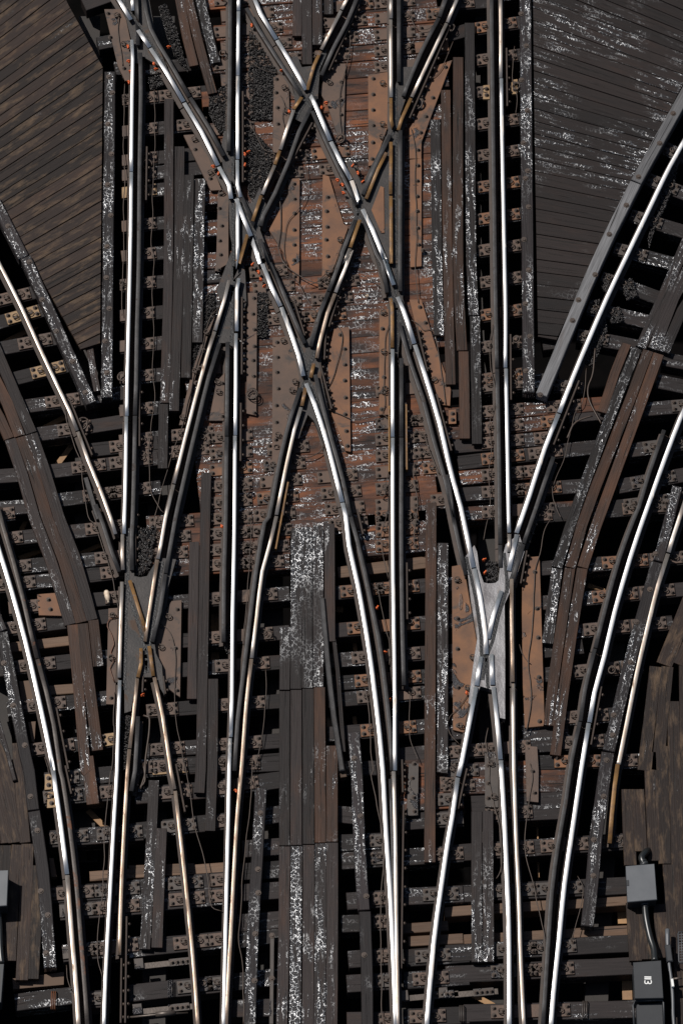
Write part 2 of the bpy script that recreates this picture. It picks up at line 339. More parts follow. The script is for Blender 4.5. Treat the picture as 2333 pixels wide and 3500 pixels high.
# name: (label stem, side of its guard channel, [(material, trace), ...])
RUN = {
 'S1': ('left straight track, outer running rail', 1, [
   ('bright','A 886,-60 890,70'), ('bright','A 884,265 890,400 885,660 880,1148'), ('bright','A 880,1152 878,1400 872,1764 D 862,500 853,850 850,1088'),
   ('bright','D 847,1092 842,1500 G 835,60 832,178'), ('tan','G 822,182 820,300 824,420'), ('tan','G 818,500 812,700 800,1142'),
   ('bright','G 803,1160 790,1580 785,1764 J 765,400 738,900 710,1400 695,1830')]),
 'S2': ('left straight track, inner running rail', -1, [
   ('bright','B 98,-60 96,70'), ('bright','B 96,74 94,300 92,505'), ('bright','B 92,508 90,800 91,1065'), ('bright','B 88,1070 90,1235 110,1320'),
   ('bright','B 90,1330 92,1764 E 88,130'), ('bright','E 100,165 86,240 84,520'), ('bright','E 79,535 78,900 75,1216'), ('bright','E 73,1220 70,1700 H 66,300 56,800 52,1300 44,1540'),
   ('bright','H 40,1548 34,1764 K 30,300 16,900 5,1400 -5,1830')]),
 'S3': ('right straight track, inner running rail', 1, [
   ('tan','B 1116,-60 1116,122'), ('tan','B 1114,130 1116,400 1117,650'), ('ochre','B 1115,655 1116,800 1136,880'), ('ochre','B 1116,950 1114,1300'),
   ('ochre','B 1115,1312 1118,1764 E 1120,60'), ('ochre','E 1112,300 1123,360 1125,630'), ('bright','E 1127,640 1128,900 1127,1228'),
   ('bright','E 1128,1234 1129,1764 H 1131,500 1140,1100 1143,1764'), ('tan','H 1143,1768 K 1140,60'), ('tan','K 1134,70 1145,500 1152,1100 1158,1400 1163,1830')]),
 'S4': ('right straight track, outer running rail', -1, [
   ('tan','C 344,-60 348,200 347,520'), ('bright','C 350,524 356,900 368,1500 373,1764 F 380,400 378,764'), ('bright','F 382,770 390,1200 400,1764 I 403,170'),
   ('tan','I 405,180 402,300'), ('worn','I 420,480 420,700 428,1170'), ('tan','I 430,1182 432,1500 436,1764 L 450,500 468,900 480,1300 505,1830')]),
 'D1': ('long bright diagonal rail from the top left to the bottom centre', 1, [
   ('bright','A 760,-60 830,50 878,130'), ('bright','A 925,200 1005,315'), ('bright','A 1008,322 1120,490 1230,680'), ('bright','A 1234,688 1350,880 1460,1108'),
   ('bright','A 1466,1116 1535,1240 1548,1330'), ('bright','B 75,1315 130,1460 180,1580'), ('bright','B 180,1590 240,1764 E 250,62'), ('bright','E 256,70 320,230 378,352'), ('bright','E 382,360 450,540 498,680 530,820'),
   ('bright','E 548,870 610,1020 690,1270 790,1664'), ('bright','E 792,1670 815,1764 H 835,250 895,520 945,800 985,1060 1015,1300 1040,1520 1062,1764 K 1085,500 1115,950 1138,1450 1150,1830')]),
 'D2': ('second bright diagonal rail, from the top centre to the right frog', -1, [
   ('bright','B 180,-60 245,90 350,262'), ('bright','B 354,268 430,390 500,510 548,600'), ('bright','B 560,610 610,700 710,940'), ('bright','B 714,948 780,1080 848,1202'), ('bright','B 852,1208 900,1340 920,1390'),
   ('bright','B 925,1400 990,1530 1085,1764 E 1060,0 1135,210'), ('bright','E 1160,290 1200,380 1225,450 1272,604'), ('bright','E 1276,612 1350,830 1440,1130 1500,1390 F 32,1530 80,1699 I 123,200 165,405'),
   ('bright','I 170,412 210,600 247,860 250,985'), ('bright','I 285,985 292,1190'), ('bright','I 298,1205 325,1450 345,1690'), ('bright','I 347,1696 352,1764 L 372,400 388,760 400,1100 404,1500 404,1830')]),
 'D3': ('rust-streaked diagonal rail leaning left through the upper diamond', 1, [
   ('tan','B 850,-60 785,62'), ('tan','B 782,70 650,330'), ('ochre','B 645,340 600,440 556,600'), ('ochre','B 520,650 465,730'), ('tan','B 466,735 425,850 376,1000'),
   ('ochre','B 372,1008 340,1100'), ('tan','B 338,1105 255,1300'), ('ochre','B 248,1308 190,1480'), ('ochre','B 155,1570 100,1764 E 80,40'), ('tan','D 1535,180 1500,320 1440,515'), ('tan','D 1438,522 1400,640 1320,930 1240,1240 1165,1540'),
   ('tan','D 1163,1548 1110,1764 G 1080,240 1058,345'), ('worn','G 1055,352 1010,640 972,900'), ('ochre','G 945,945 945,1050 925,1140'), ('worn','G 920,1148 895,1400 870,1615'), ('worn','G 868,1622 855,1764 J 830,500 812,900 800,1300')]),
 'D4': ('brown diagonal rail leaning left through the right centre', -1, [
   ('tan','B 1580,-60 1492,148'), ('tan','B 1488,154 1380,380 1255,648'), ('ochre','B 1250,656 1185,800 1165,870'), ('ochre','B 1085,1020 1030,1130 950,1330'), ('ochre','B 908,1470 870,1580 845,1655'),
   ('tan','B 842,1664 800,1764 E 855,-20 745,260'), ('worn','E 742,268 690,400 640,590 620,700'), ('ochre','E 600,735 580,830'), ('ochre','E 545,900 520,1020'), ('tan','E 515,1030 470,1180 420,1400 350,1750'),
   ('tan','H 350,60 310,230 255,430 215,760 185,1010'), ('worn','H 183,1016 150,1300 115,1764 K 85,400 60,850 42,1200 20,1600 12,1830')]),
 'L1': ('right-hand rail of the left curved track', -1, [
   ('tan','D -60,-40 20,110 150,370 262,620 370,850 470,1060 518,1186'), ('tan','D 522,1194 590,1380 680,1600 740,1764 G 775,180'), ('ochre','G 870,490 930,680 982,840'),
   ('ochre','G 1000,930 1028,1130'), ('worn','G 1034,1140 1090,1400 1145,1764 J 1170,190'), ('worn','J 1174,202 1215,560 1262,1000 1300,1400 1330,1830')]),
 'L2': ('left-hand rail of the left curved track', 1, [
   ('bright','G -60,100 0,300 80,560 170,890 240,1190 310,1510 360,1764 J 352,40'), ('bright','J 354,46 410,440 450,760'), ('tan','J 452,766 485,1200 515,1560 530,1830')]),
 'R1': ('left-hand rail of the right curved track', 1, [
   ('bright','C 1640,830 1480,1110 1330,1420 1165,1764 F 1060,290 930,590 830,830 738,1066'), ('bright','F 734,1074 640,1310 540,1620 490,1764 I 452,172'),
   ('bright','I 455,182 400,425'), ('bright','I 350,560 300,720 262,880'), ('bright','I 215,1000 186,1195'), ('bright','I 182,1205 136,1450 88,1700 L 62,104'),
   ('bright','L 59,112 24,370 K 1500,520 1450,860 1400,1240 1350,1830')]),
 'R2': ('right-hand rail of the right curved track', -1, [
   ('bright','F 1640,900 1550,1100 1450,1360 1350,1640 I 1300,80 1210,350 1110,700 1040,1000 975,1240 940,1440'), ('bright','I 936,1446 885,1764 L 830,440 775,820 735,1220 700,1560 680,1830')]),
}
GUARD = {
 'S1g': ('S1','dark guard rail beside the outer rail of the left straight track','guardrail',['A 912,-60 925,300','A 940,350 944,600 936,1100 930,1764 D 918,500 912,880 905,1080','D 905,1086 900,1400 890,1764 G 882,200 885,420']),
 'S2g': ('S2','dark guard rail along the inner rail of the left straight track','guardrail',['B 40,-60 38,500 30,1010','D 1525,590 1522,900 1518,1220','D 1518,1226 1512,1764 G 1500,500 1498,900']),
 'S3g': ('S3','dark guard rail along the inner rail of the right straight track','guardrail',['B 1168,-60 1170,545','B 1178,870 1178,1300 1176,1764 E 1178,250','E 1185,700 1186,1226','E 1186,1232 1184,1764 H 1186,400 1192,800 1203,1190','K 1115,120 1128,500 1140,1100']),
 'S4g': ('S4','dark guard rail along the outer rail of the right straight track','guardrail',['C 284,-60 296,900 308,1764 F 312,300 322,764','F 322,770 334,1300 340,1764 I 343,245','I 343,251 345,400']),
 'D1g': ('D1','dark guard rail along the long bright diagonal, right side','guardrail',['A 960,-40 1010,190 1130,400 1270,645','A 1274,651 1400,850 1500,1040','B 95,1270 215,1530','B 240,1600 300,1764 E 305,60 400,270 480,460 540,600','E 610,810 650,980 720,1250 790,1500 845,1764','H 830,10 885,200 940,430 985,650 1030,860 1060,1050 1090,1300 1112,1500 1125,1764']),
 'D2g': ('D2','dark guard rail along the second bright diagonal, left side','guardrail',['B 150,50 230,190 350,380 450,530 520,640','B 590,740 680,940 780,1150 890,1370','B 930,1450 1020,1700 1060,1764 E 1090,260','E 1170,460 1240,710 1330,970 1400,1240 1480,1520 1525,1720','F -10,1480 30,1764 I 20,20 70,260 115,450']),
 'D3g': ('D3','dark guard rail beside the rust-streaked diagonal, right side','guardrail',['B 905,-60 820,150 730,320 650,500','B 610,640 590,720','B 580,720 500,880 430,1080 340,1290 262,1440 245,1510','D 1470,600 1400,820 1330,1100 1270,1350 1190,1700 G 1170,100 1110,440','G 1108,446 1070,700 1020,900','G 925,1400 905,1764 J 880,200']),
 'D4g': ('D4','dark guard rail beside the brown diagonal, left side','guardrail',['B 1500,-60 1440,110','B 1436,116 1320,340 1220,580 1200,640','B 1110,900 1000,1130 930,1300','B 880,1470 790,1690 E 790,10 700,250','E 697,256 640,400 580,620','E 510,900 450,1080 380,1350 300,1764 H 270,100 210,450 160,850 130,1100 90,1430 70,1764']),
 'L1g': ('L1','dark guard rail under the frog of the left curved track','guardrail',['G 640,-20 690,110 750,300 800,430']),
 'L2g': ('L2','rust-patched dark guard rail inside the left curved track','guardrail_rust',['G -20,-30 20,120 90,360 150,590 205,830 250,1010','G 252,1016 310,1230 360,1450 405,1764 J 420,120 465,420 510,800 540,1160 575,1600 590,1830']),
 'R1g': ('R1','grey guard rail inside the right curved track','guardrail',['F 700,1360 640,1530 580,1710 I 500,240','I 498,246 450,400 425,500']),
 'R2g': ('R2','dark guard rail along the right curved track','guardrail',['F 1440,1180 1335,1480 1270,1699 I 1235,80 1140,340 1055,640 980,940','I 976,946 910,1220 880,1430','I 876,1436 820,1700 L 780,280 730,560 690,860 660,1280 630,1764']),
 'R3': ('R3','speckled grey rail curving outside the right track','tan',['I 1600,-100 1500,200 1470,300','I 1466,310 1400,520 1330,800 1260,1100 1200,1400 1140,1700 L 1135,20']),
 'R3b': ('R3','tan-coloured rail end beside the speckled guard timber','ochre',['L 1130,20 1110,160 1090,360 1076,550']),
}
def xsec(a, b, c, d):
    r = b-a; s = d-c; den = r.x*s.y-r.y*s.x
    if abs(den) < 1e-9: return None
    t = ((c.x-a.x)*s.y-(c.y-a.y)*s.x)/den; u = ((c.x-a.x)*r.y-(c.y-a.y)*r.x)/den
    if 0 <= t <= 1 and 0 <= u <= 1: return t, den/(r.length*s.length)
    return None
ZTOP = ZR+0.153
def offs(pts, k):
    out = []
    for i, p in enumerate(pts):
        t = pts[min(i+1, len(pts)-1)]-pts[max(i-1, 0)]; t = Vector((t.x, t.y)).normalized()
        out.append(Vector((p.x, p.y))+Vector((-t.y, t.x))*k)      # +k is to the right of the picture for a line running down it
    return out
CHAN = {}; LINES = {}
for k, (lb, side, segs) in RUN.items():
    allp = []
    for m_, s_ in segs:
        pp = resample(path(s_, ZTOP)); allp += pp
    LINES[k] = [Vector((p.x, p.y)) for p in allp]
    CHAN[k] = offs(allp, 0.060*side)
for k, (fam, lb, m_, segs) in GUARD.items():
    allp = []
    for s_ in segs: allp += resample(path(s_, ZTOP))
    LINES[k] = [Vector((p.x, p.y)) for p in allp]
def cuts(pts, fam):
    """pieces of a polyline left between the flangeways of the other rails: (points, shear at start, shear at end)"""
    P = [Vector((p.x, p.y)) for p in pts]; S = [0]
    for i in range(1, len(P)): S.append(S[-1]+(P[i]-P[i-1]).length)
    gaps = []
    for cf, ch in CHAN.items():
        if cf == fam: continue
        for i in range(len(P)-1):
            for j in range(len(ch)-1):
                if abs(P[i].y-ch[j].y) > 3: continue
                h = xsec(P[i], P[i+1], ch[j], ch[j+1])
                if h and abs(h[1]) > 0.17:
                    s = S[i]+h[0]*(S[i+1]-S[i]); sn = h[1]; cs = math.copysign(math.sqrt(max(0, 1-sn*sn)), (P[i+1]-P[i]).dot(ch[j+1]-ch[j]))
                    gaps.append((s, 0.023/abs(sn), cs/sn))
    gaps.sort()
    out = []; cur = 0.0; sh = 0.0
    def sub(a, b):
        q = []
        for i in range(len(P)):
            if i and S[i-1] < a < S[i]: q.append(P[i-1].lerp(P[i], (a-S[i-1])/(S[i]-S[i-1])))
            if a <= S[i] <= b: q.append(P[i])
            if i < len(P)-1 and S[i] < b < S[i+1]:
                pb = P[i].lerp(P[i+1], (b-S[i])/(S[i+1]-S[i]))
                if a < b: q.append(pb) if not (q and (q[-1]-pb).length < 1e-6) else None
        q2 = []
        for p in q:
            if not q2 or (p-q2[-1]).length > 1e-4: q2.append(p)
        return q2
    for s, h, c in gaps:
        if s-h > cur+0.03:
            q = sub(cur, s-h)
            if len(q) > 1: out.append((q, sh, c))
        cur = max(cur, s+h); sh = c
    if S[-1] > cur+0.03:
        q = sub(cur, S[-1])
        if len(q) > 1: out.append((q, sh, 0.0))
    return out
def sweep(mb, q, sh0, sh1, zoff, scale=1.0, wide=1.0):
    n = len(q); o = len(mb.v); m = len(PROF)
    for i, p in enumerate(q):
        t = (q[min(i+1, n-1)]-q[max(i-1, 0)]).normalized(); e = Vector((-t.y, t.x))
        sh = sh0 if i == 0 else sh1 if i == n-1 else 0
        for (wx, hz) in PROF:
            wx = wx*wide; along = wx*sh if abs(wx) < 0.04 else math.copysign(0.034, wx)*sh
            along = max(-0.14, min(0.14, along))
            v = p+e*wx+t*along
            mb.v.append((v.x, v.y, ZR+zoff+hz*scale))
    for i in range(n-1):
        for k in range(m-1):
            hd = HEAD0 <= k < HEAD1
            mb.face([o+i*m+k, o+i*m+k+1, o+(i+1)*m+k+1, o+(i+1)*m+k][::-1], None, 0.5, 0 if hd else 1, hd)
        mb.face([o+i*m, o+(i+1)*m, o+(i+1)*m+m-1, o+i*m+m-1][::-1], None, 0.5, 1)
    mb.face([o+k for k in range(m)], None, 0.5, 1); mb.face([o+(n-1)*m+k for k in range(m)][::-1], None, 0.5, 1)
RAILOBJ = {}
cnt = 0
def build_rail(name, key, fam, label, cat, group, segs, dz):
    global cnt
    L = LINES[key]; mid = L[len(L)//2]; org = (mid.x, mid.y, 0.0)
    root = empty(name, org); tag(root, label, cat, group); RAILOBJ[key] = (root, org)
    for m_, s_ in segs:
        cnt += 1; pts = resample(path(s_, ZTOP)); mb = MB()
        for q, a, b in cuts(pts, fam):
            sweep(mb, q, a, b, dz-0.00013*(cnt % 17), wide=0.9 if name == 'guard_rail' else (0.78 if key[0] == 'S' or key in ('D3','D4','L1') else 0.96))
        if mb.v: obj('rail_section', mb, [m_, 'rail_side'], None, root, org)
for i, (k, (lb, side, segs)) in enumerate(RUN.items()):
    build_rail('running_rail', k, k, 'steel running rail: '+lb, 'rail', 'running rails of the junction', segs, -0.0002*i)
for i, (k, (fam, lb, m_, segs)) in enumerate(GUARD.items()):
    build_rail('guard_rail', k, fam, lb, 'rail', 'guard rails of the junction', [(m_, s_) for s_ in segs], -0.006-0.0003*i)

# ------------------------------------------------------------------ frog castings and gauge plates
BLOCK = []      # areas the ordinary tie plates keep out of
FROG = [
 ('grey cast frog where the left curved rail crosses, dark web','cast','G 842,150 900,130 900,462 940,470 985,462 1010,420 1062,340 1180,350 1120,560 1062,760 1035,900 1045,980 1085,1060 1095,1190 1102,1260 1030,1140 925,1140 900,1240 878,1366 835,1380 832,1000 836,560'),
 ('bright brushed steel frog of the right curved track','cast_worn','I 112,330 170,255 188,300 205,430 232,505 262,512 312,508 332,490 342,400 380,250 470,180 505,300 440,500 372,650 376,1000 376,1420 342,1412 310,1230 210,1200 160,1340 130,1310 150,1150 172,990 190,880 150,640'),
 ('grey crossing casting at the very top of the middle diamond','cast','B 455,380 490,378 520,450 600,440 655,320 690,330 640,470 628,640 625,720 575,760 520,820 480,800 470,620 440,520'),
 ('long triangular crossing casting in the right centre','cast','B 820,1075 850,1080 925,1240 950,1180 1090,900 1100,860 1150,880 1180,900 1190,1764 1110,1764 1060,1764 960,1520 905,1500 860,1690 800,1764 770,1700 870,1450'),
 ('small crossing casting where brown diagonal meets straight rail','cast','B 1190,450 1270,445 1250,560 1180,760 1180,850 1110,880 1110,660 1150,560'),
 ('casting at the left end of the lower diamond','cast','B 20,1150 60,1180 110,1290 165,1365 190,1360 240,1250 280,1370 240,1540 300,1700 250,1740 180,1620 110,1764 60,1764 E 110,130 60,180 60,-20 40,-130'),
 ('casting at the bottom point of the lower diamond','cast','E 480,560 530,600 575,560 640,440 660,480 650,700 650,830 700,1080 760,1400 700,1360 640,1210 600,1120 560,1080 520,1180 500,1240 430,1240 480,1000 520,800 490,700'),
 ('narrow casting where bright diagonal meets right straight rail','cast','E 1000,-10 1040,0 1200,0 1195,300 1240,470 1260,600 1230,700 1180,520 1160,720 1210,860 1190,890 1160,700 1110,600 1100,300'),
 ('casting at the top left where diagonal and straight rails cross','cast','A 780,-60 990,-60 1050,280 1130,480 1060,440 960,380 940,430 890,420 880,260 850,140'),
 ('slim casting left of the middle diamond','cast','D 1568,160 1500,400 1450,580 1410,700 1440,740 1475,600 1530,600 1568,640'),
 ('casting where the rust-streaked diagonal passes the left straight rail','cast','E -50,250 20,60 60,-40 110,40 140,120 150,330 112,430 60,440 20,400'),
 ('small sunken rust triangle inside the right centre crossing','rust','B 1046,1246 1068,1255 1072,1560 1050,1560 985,1405'),
 ('casting at the bottom of the left straight track','cast','A 1500,880 1568,860 1568,1400 1530,1300 1490,1100 1480,1000'),
]
def poly2(s, z): return [(p.x, p.y) for p in path(s, z)]
def ear_faces(mb, pts, z0, z1, tone=0.5):
    from mathutils.geometry import tessellate_polygon
    if area(pts) < 0: pts = pts[::-1]
    tri = tessellate_polygon([[Vector((p[0], p[1], 0)) for p in pts]]); o = len(mb.v); n = len(pts)
    for p in pts: mb.v.append((p[0], p[1], z1))
    for p in pts: mb.v.append((p[0], p[1], z0))
    for t in tri:
        a, b, c = t; ar = area([pts[a], pts[b], pts[c]])
        mb.face([o+a, o+b, o+c] if ar > 0 else [o+a, o+c, o+b], None, tone)
    for i in range(n):
        j = (i+1) % n; mb.face([o+n+i, o+n+j, o+j, o+i], None, tone)
for i, (lb, m_, s_) in enumerate(FROG):
    z = 0.118-0.0035*i if i != 1 else 0.150
    if 'sunken' in lb: z = 0.121
    pts = poly2(s_, z); mb = MB(); ear_faces(mb, pts, 0.040, z); BLOCK.append(pts)
    c = Vector((sum(p[0] for p in pts)/len(pts), sum(p[1] for p in pts)/len(pts))); org = (c.x, c.y, 0.04)
    root = obj('rail_frog', mb, m_, org); tag(root, lb, 'rail frog', 'cast frogs of the crossings')
    fw = MB(); kk = 0
    for cf, ch in CHAN.items():
        for a, b in zip(ch, ch[1:]):
            n = max(1, int((b-a).length/0.08))
            for j in range(n):
                p0, p1 = a.lerp(b, j/n), a.lerp(b, (j+1)/n)
                if inside(p0, pts) and inside(p1, pts): kk += 1; fw.bar(p0, p1+(p1-p0)*0.04, 0.040, z+0.001, z+0.0030+0.0004*(kk % 5)+0.0003*(len(cf)), c=0.0002, jit=0)
    if fw.v: obj('flangeway', fw, 'grease', None, root, org)

def hexnut(me_name='bolt', r=0.021, h=0.030, washer=True, shank=True):
    mb = MB()
    if washer: mb.cyl(0, 0, 0, 0.005, r*1.45, 12)
    mb.cyl(0, 0, 0.005, 0.005+h*0.6, r, 6, 0.3)
    if shank: mb.cyl(0, 0, 0.005+h*0.6, 0.005+h*1.15, r*0.55, 8)
    return mb.mesh(me_name, 'bolt')
BOLT = hexnut(); DOME = None
mb = MB(); mb.cyl(0,0,0,0.007,0.030,12); mb.cyl(0,0,0.007,0.013,0.024,10,0,0.015); DOME = mb.mesh('bolt_head','bolt')
mb = MB(); mb.cyl(0,0,0,0.006,0.036,14); mb.cyl(0,0,0.006,0.018,0.022,6); BIGB = mb.mesh('carriage_bolt','bolt')
# elastic rail clip: a bent round bar like a letter C standing beside the rail foot
mb = MB(); cp = [(0.045,-0.030,0.018),(0.02,-0.036,0.030),(-0.015,-0.036,0.034),(-0.040,-0.020,0.034),(-0.046,0.006,0.034),(-0.032,0.032,0.034),(-0.004,0.040,0.036),(0.024,0.030,0.040),(0.030,0.008,0.040),(0.012,-0.006,0.036)]
mb.tube([(c[0]*.82, c[1]*.82, c[2]) for c in cp], 0.0075, 6); mb.prism([(-0.03,-0.02),(0.02,-0.02),(0.02,0.018),(-0.03,0.018)], 0.0, 0.018, c=0.004)
CLIP = mb.mesh('rail_clip','bolt')
MO = {}
def clone(me, m_):
    k = (me.name, m_)
    if k not in MO:
        c = me.copy(); c.materials.clear(); c.materials.append(M[m_]); MO[k] = c
    return MO[k]

GP = [  # big rusty gauge plates: label, material, outline, bolt line, number of bolts, thickness top
 ('brown gauge plate with five bolts left of the middle diamond top','rust_grey','B 330,510 380,500 430,540 440,820 360,1020 325,1030','B 350,530 348,620 357,720 360,830',4),
 ('brown gauge plate right of the top crossing, straight right edge','rust_grey','B 700,430 812,425 800,935 770,950 690,700 640,620','B 783,550 783,670 783,768',3),
 ('broad orange-brown gauge plate with bolts down its left side','rust','B 963,500 1098,482 1090,860 1040,1000 1010,1100 965,1112','B 998,527 998,633 998,737 998,840 996,955 992,1065',6),
 ('large rust plate in the lower diamond, bolts on its right edge','rust','B 430,1200 505,1192 503,1764 E 500,200 470,160 400,0 B 300,1540 430,1300','B 468,1232 471,1332 472,1430 470,1540 470,1640 E 469,46 472,155',7),
 ('tall narrow rust plate right of the right straight guard rail','rust','B 1242,1070 1320,1062 1320,1764 E 1320,85 1246,92','B 1297,1110 1293,1212 1293,1316 1293,1415 1296,1528 1302,1640 E 1330,-20',6),
 ('angled orange plate beside the brown diagonal, upper right','rust','B 1525,402 1320,950 1318,1062 1240,1062 1240,860 1290,780 1420,440','B 1482,450 1397,655 1350,780 1315,888 1297,1005',5),
 ('pointed rust plate in the right half of the lower diamond','rust','B 660,1170 700,1180 800,1500 830,1520 745,1764 E 700,180 655,184 B 656,1400','B 693,1320 687,1415 691,1520 684,1606 694,1718',5),
 ('big brown plate below left of the diamond point','rust_grey','E 325,562 435,555 480,690 510,800 470,1000 420,1240 370,1540 320,1400','E 355,595 358,695 355,795 362,905 350,1018 350,1130 346,1248',7),
 ('big rectangular rust plate right of the diamond point','rust','E 738,500 836,494 846,1328 812,1322 760,1180 720,1080 690,700','E 778,545 807,640 808,745 808,852 812,966 810,1078 818,1190 824,1290',8),
 ('narrow brown plate along the inner rail of the left straight track','rust_grey','E 155,265 220,265 215,1086 150,1072','E 200,300 193,405 203,510 202,622 195,716 198,822 194,970 203,1068',8),
 ('long slanting orange plate right of the bright diagonal','rust','E 1240,310 1318,308 1420,640 1516,912 1510,1020 1440,1012 1400,860 1300,560','E 1310,360 1347,465 1484,882',3),
 ('stained brown plate left of the right straight rail','rust_wet','E 1038,378 1100,372 1100,1080 1036,1082','E 1058,405 1060,505 1070,830 1056,930 1054,1045',5),
 ('brown plate right of the dark left frog','rust_grey','G 1150,630 1216,624 1206,1272 1172,1250 1110,1200 1040,960 1060,800','G 1188,685 1176,945 1186,1228',3),
 ('narrow brown plate left of the dark left frog','rust_grey','G 728,680 790,676 772,1322 712,1320','G 752,722 745,1000 745,1278',3),
 ('ochre plate with wet stains left of the bright frog','rust_wet','I 20,398 75,388 112,470 150,700 185,900 150,1150 130,1330 100,1510 28,1492','I 52,498 58,746 58,950 62,1208 60,1465',5),
 ('ochre plate with wet stains right of the bright frog','rust_wet','I 545,335 606,330 640,1465 508,1478 495,1200 488,700 490,520','I 575,435 590,680 598,875 603,1140 607,1436',5),
 ('slanting brown plate below the upper left bright diagonal','rust_grey','A 1230,905 1300,900 1400,1060 1485,1272 1412,1276','A 1308,1000 1410,1196',2),
 ('tan plate beside the top left crossing','rust_grey','A 700,62 830,60 880,300 872,540 838,540 790,440','A 725,90 740,250 832,458',3),
 ('grimy plate left of the inner left straight rail','rust_grey','A 1460,1292 1530,1290 1530,1764 D 1440,120 1450,0','A 1475,1304 1470,1395 1486,1512 1472,1612 1478,1706 D 1465,110',6),
 ('narrow slanting plate left of the rust-streaked diagonal','rust_grey','D 1440,420 1390,560 1300,860 1240,1145 1200,1150 1280,820 1370,540','D 1390,540 1362,650 1335,768 1315,868',4),
 ('brown plate with cable left of the lower diamond point','rust_grey','D 1450,860 1505,800 1500,1120 1400,1120','D 1490,870 1490,1090',2),
 ('dark bolted plate at the bottom centre','plate_grey','K 1235,20 1300,20 1295,366 1220,368','K 1270,20 1258,115 1268,245 1272,338',4),
 ('grey greasy plate left of the bottom right rails','plate_grey','I 240,1640 310,1640 330,1764 L 330,312 242,310','L 262,30 262,150 262,250',3),
 ('brown plate in the gap of the bottom right rails','plate','I 510,1600 590,1606 600,1764 L 598,278 520,270','L 560,70 573,214',2),
]
for i, (lb, m_, s_, bl, nb) in enumerate(GP):
    z = 0.034+0.0006*i; pts = poly2(s_, z); mb = MB(); ear_faces(mb, pts, 0.004, z); BLOCK.append(pts)
    c = Vector((sum(p[0] for p in pts)/len(pts), sum(p[1] for p in pts)/len(pts))); org = (c.x, c.y, 0.0)
    root = obj('gauge_plate', mb, m_, org); tag(root, lb, 'gauge plate', 'rusty gauge plates under the crossings')
    for j, p in enumerate(path(bl, z)):
        inst('bolt', BOLT, (p.x, p.y, z), random.random(), root, org)
    # rail clips along the rail edge: only where the plate borders a rail
    for key, L in LINES.items():
        acc = 0.2
        for a, b in zip(L, L[1:]):
            acc += (b-a).length
            if acc > 0.40:
                t = (b-a).normalized(); nn = Vector((-t.y, t.x))
                for sd in (1, -1):
                    q = b+nn*(0.105*sd)
                    if inside((q.x, q.y), pts) and min((q-v).length for k2, L2 in LINES.items() if k2 != key for v in L2) > 0.09:
                        inst('rail_clip', CLIP, (q.x, q.y, z), math.atan2(nn.y*-sd, nn.x*-sd), root, org); acc = 0

# ------------------------------------------------------------------ crossties with their plates
TW = 0.200
TIES = []   # (group key, material, p0, p1, width)
def T(g, m_, s_, wd=TW):
    p = path(s_, 0.0); TIES.append([g, m_, p[0], p[1], wd])
# upper left straight track
for y in (445, 640, 850, 1045, 1145, 1260, 1485, 1690): T('UL','tie', 'A 815,%d 1390,%d' % (y+32, y-30))
for y in (195, 400, 605, 815, 1035, 1235, 1345): T('UL','tie', 'D 800,%d 1480,%d' % (y+22, y-48))
for s_ in ('D -160,350 330,232','D -160,500 340,358','D -160,668 400,562','D 50,850 490,742','D 130,1028 850,930','D 215,1215 850,1120','D 560,1320 1060,1262','D 300,1462 1060,1368','D 340,1655 1080,1560',
           'D -160,1500 150,1478','D -160,1712 220,1690'): T('CL','tie', s_)
for s_ in ('G -100,60 100,35','G -60,220 830,120','G -60,420 830,330','G -100,540 830,430','G 60,680 830,600','G -60,830 830,715','G -60,1090 830,990','G 50,1350 830,1262','G 100,1640 830,1545'): T('LL','tie', s_)
T('LL','tie_pale','G 70,925 470,880', 0.13); T('LL','tie_pale','G 300,1215 500,1200', 0.13)
for s_ in ('A 560,30 730,-30','A 655,290 900,240','A 770,455 870,440','F 625,600 760,585'): T('UL','tie', s_)
# middle: closely laid long ties
for k in range(34):
    yb = -60+k*108.5   # zoom rows from the top of the picture
    dy = 0.085*random.uniform(0.7, 1.15)
    Y = yb
    lft, rgt = (-340, 1500) if k % 2 == 0 else (170, 1420)
    if Y > 1900: lft = -330+(Y-1900)*0.12
    if k % 2 == 0 and Y < 1900: lft = -150 if Y < 1500 else -330
    if Y < 1500 and k % 2: lft = -20
    yl = Y - (lft-700)*0.085 ; yr = Y - (rgt-700)*0.085
    T('MID','tie_brown','B %f,%f %f,%f' % (lft, yl, rgt, yr), 0.238)
for y in (510, 770, 965, 1225, 1490): T('ML','tie', 'H -520,%d 440,%d' % (y+140, y+66))
for y in (60, 165, 272, 372): T('ML','tie_brown', 'H -520,%d 440,%d' % (y+48, y-12), 0.225)
T('ML','tie','H -560,1760 400,1690')
for y in (540, 790, 990, 1145, 1255, 1480): T('MR','tie', 'H 690,%d 1560,%d' % (y+38, y-32))
T('MR','tie_pale','H 760,425 1400,350', 0.16); T('MR','tie','H 1150,1660 1560,1620'); T('MR','tie','H 730,1745 1560,1740')
for y in (60, 160, 265): T('MR','tie_brown', 'H 900,%d 1400,%d' % (y+15, y-30), 0.225)
# upper right straight track
for y in (-40, 170, 385, 600, 815, 1025, 1235, 1450, 1660): T('UR','tie', 'C 180,%d 560,%d' % (y+22, y-32))
T('UR','tie','C -30,240 150,190'); T('UR','tie','C -30,30 260,10')
for y in (175, 400, 615, 830): T('UR','tie', 'F 205,%d 560,%d' % (y+22, y-32))
for s_, m_ in (('F 0,920 740,835','tie'),('F -20,1080 1080,1000','tie_brown'),('F -10,1200 740,1120','tie_brown'),('F 30,1290 700,1230','tie'),('F 60,1400 1000,1290','tie'),('F 70,1500 640,1450','tie_brown'),('F 80,1610 1050,1540','tie'),('F 90,1740 1000,1690','tie_brown')): T('UR', m_, s_, 0.2)
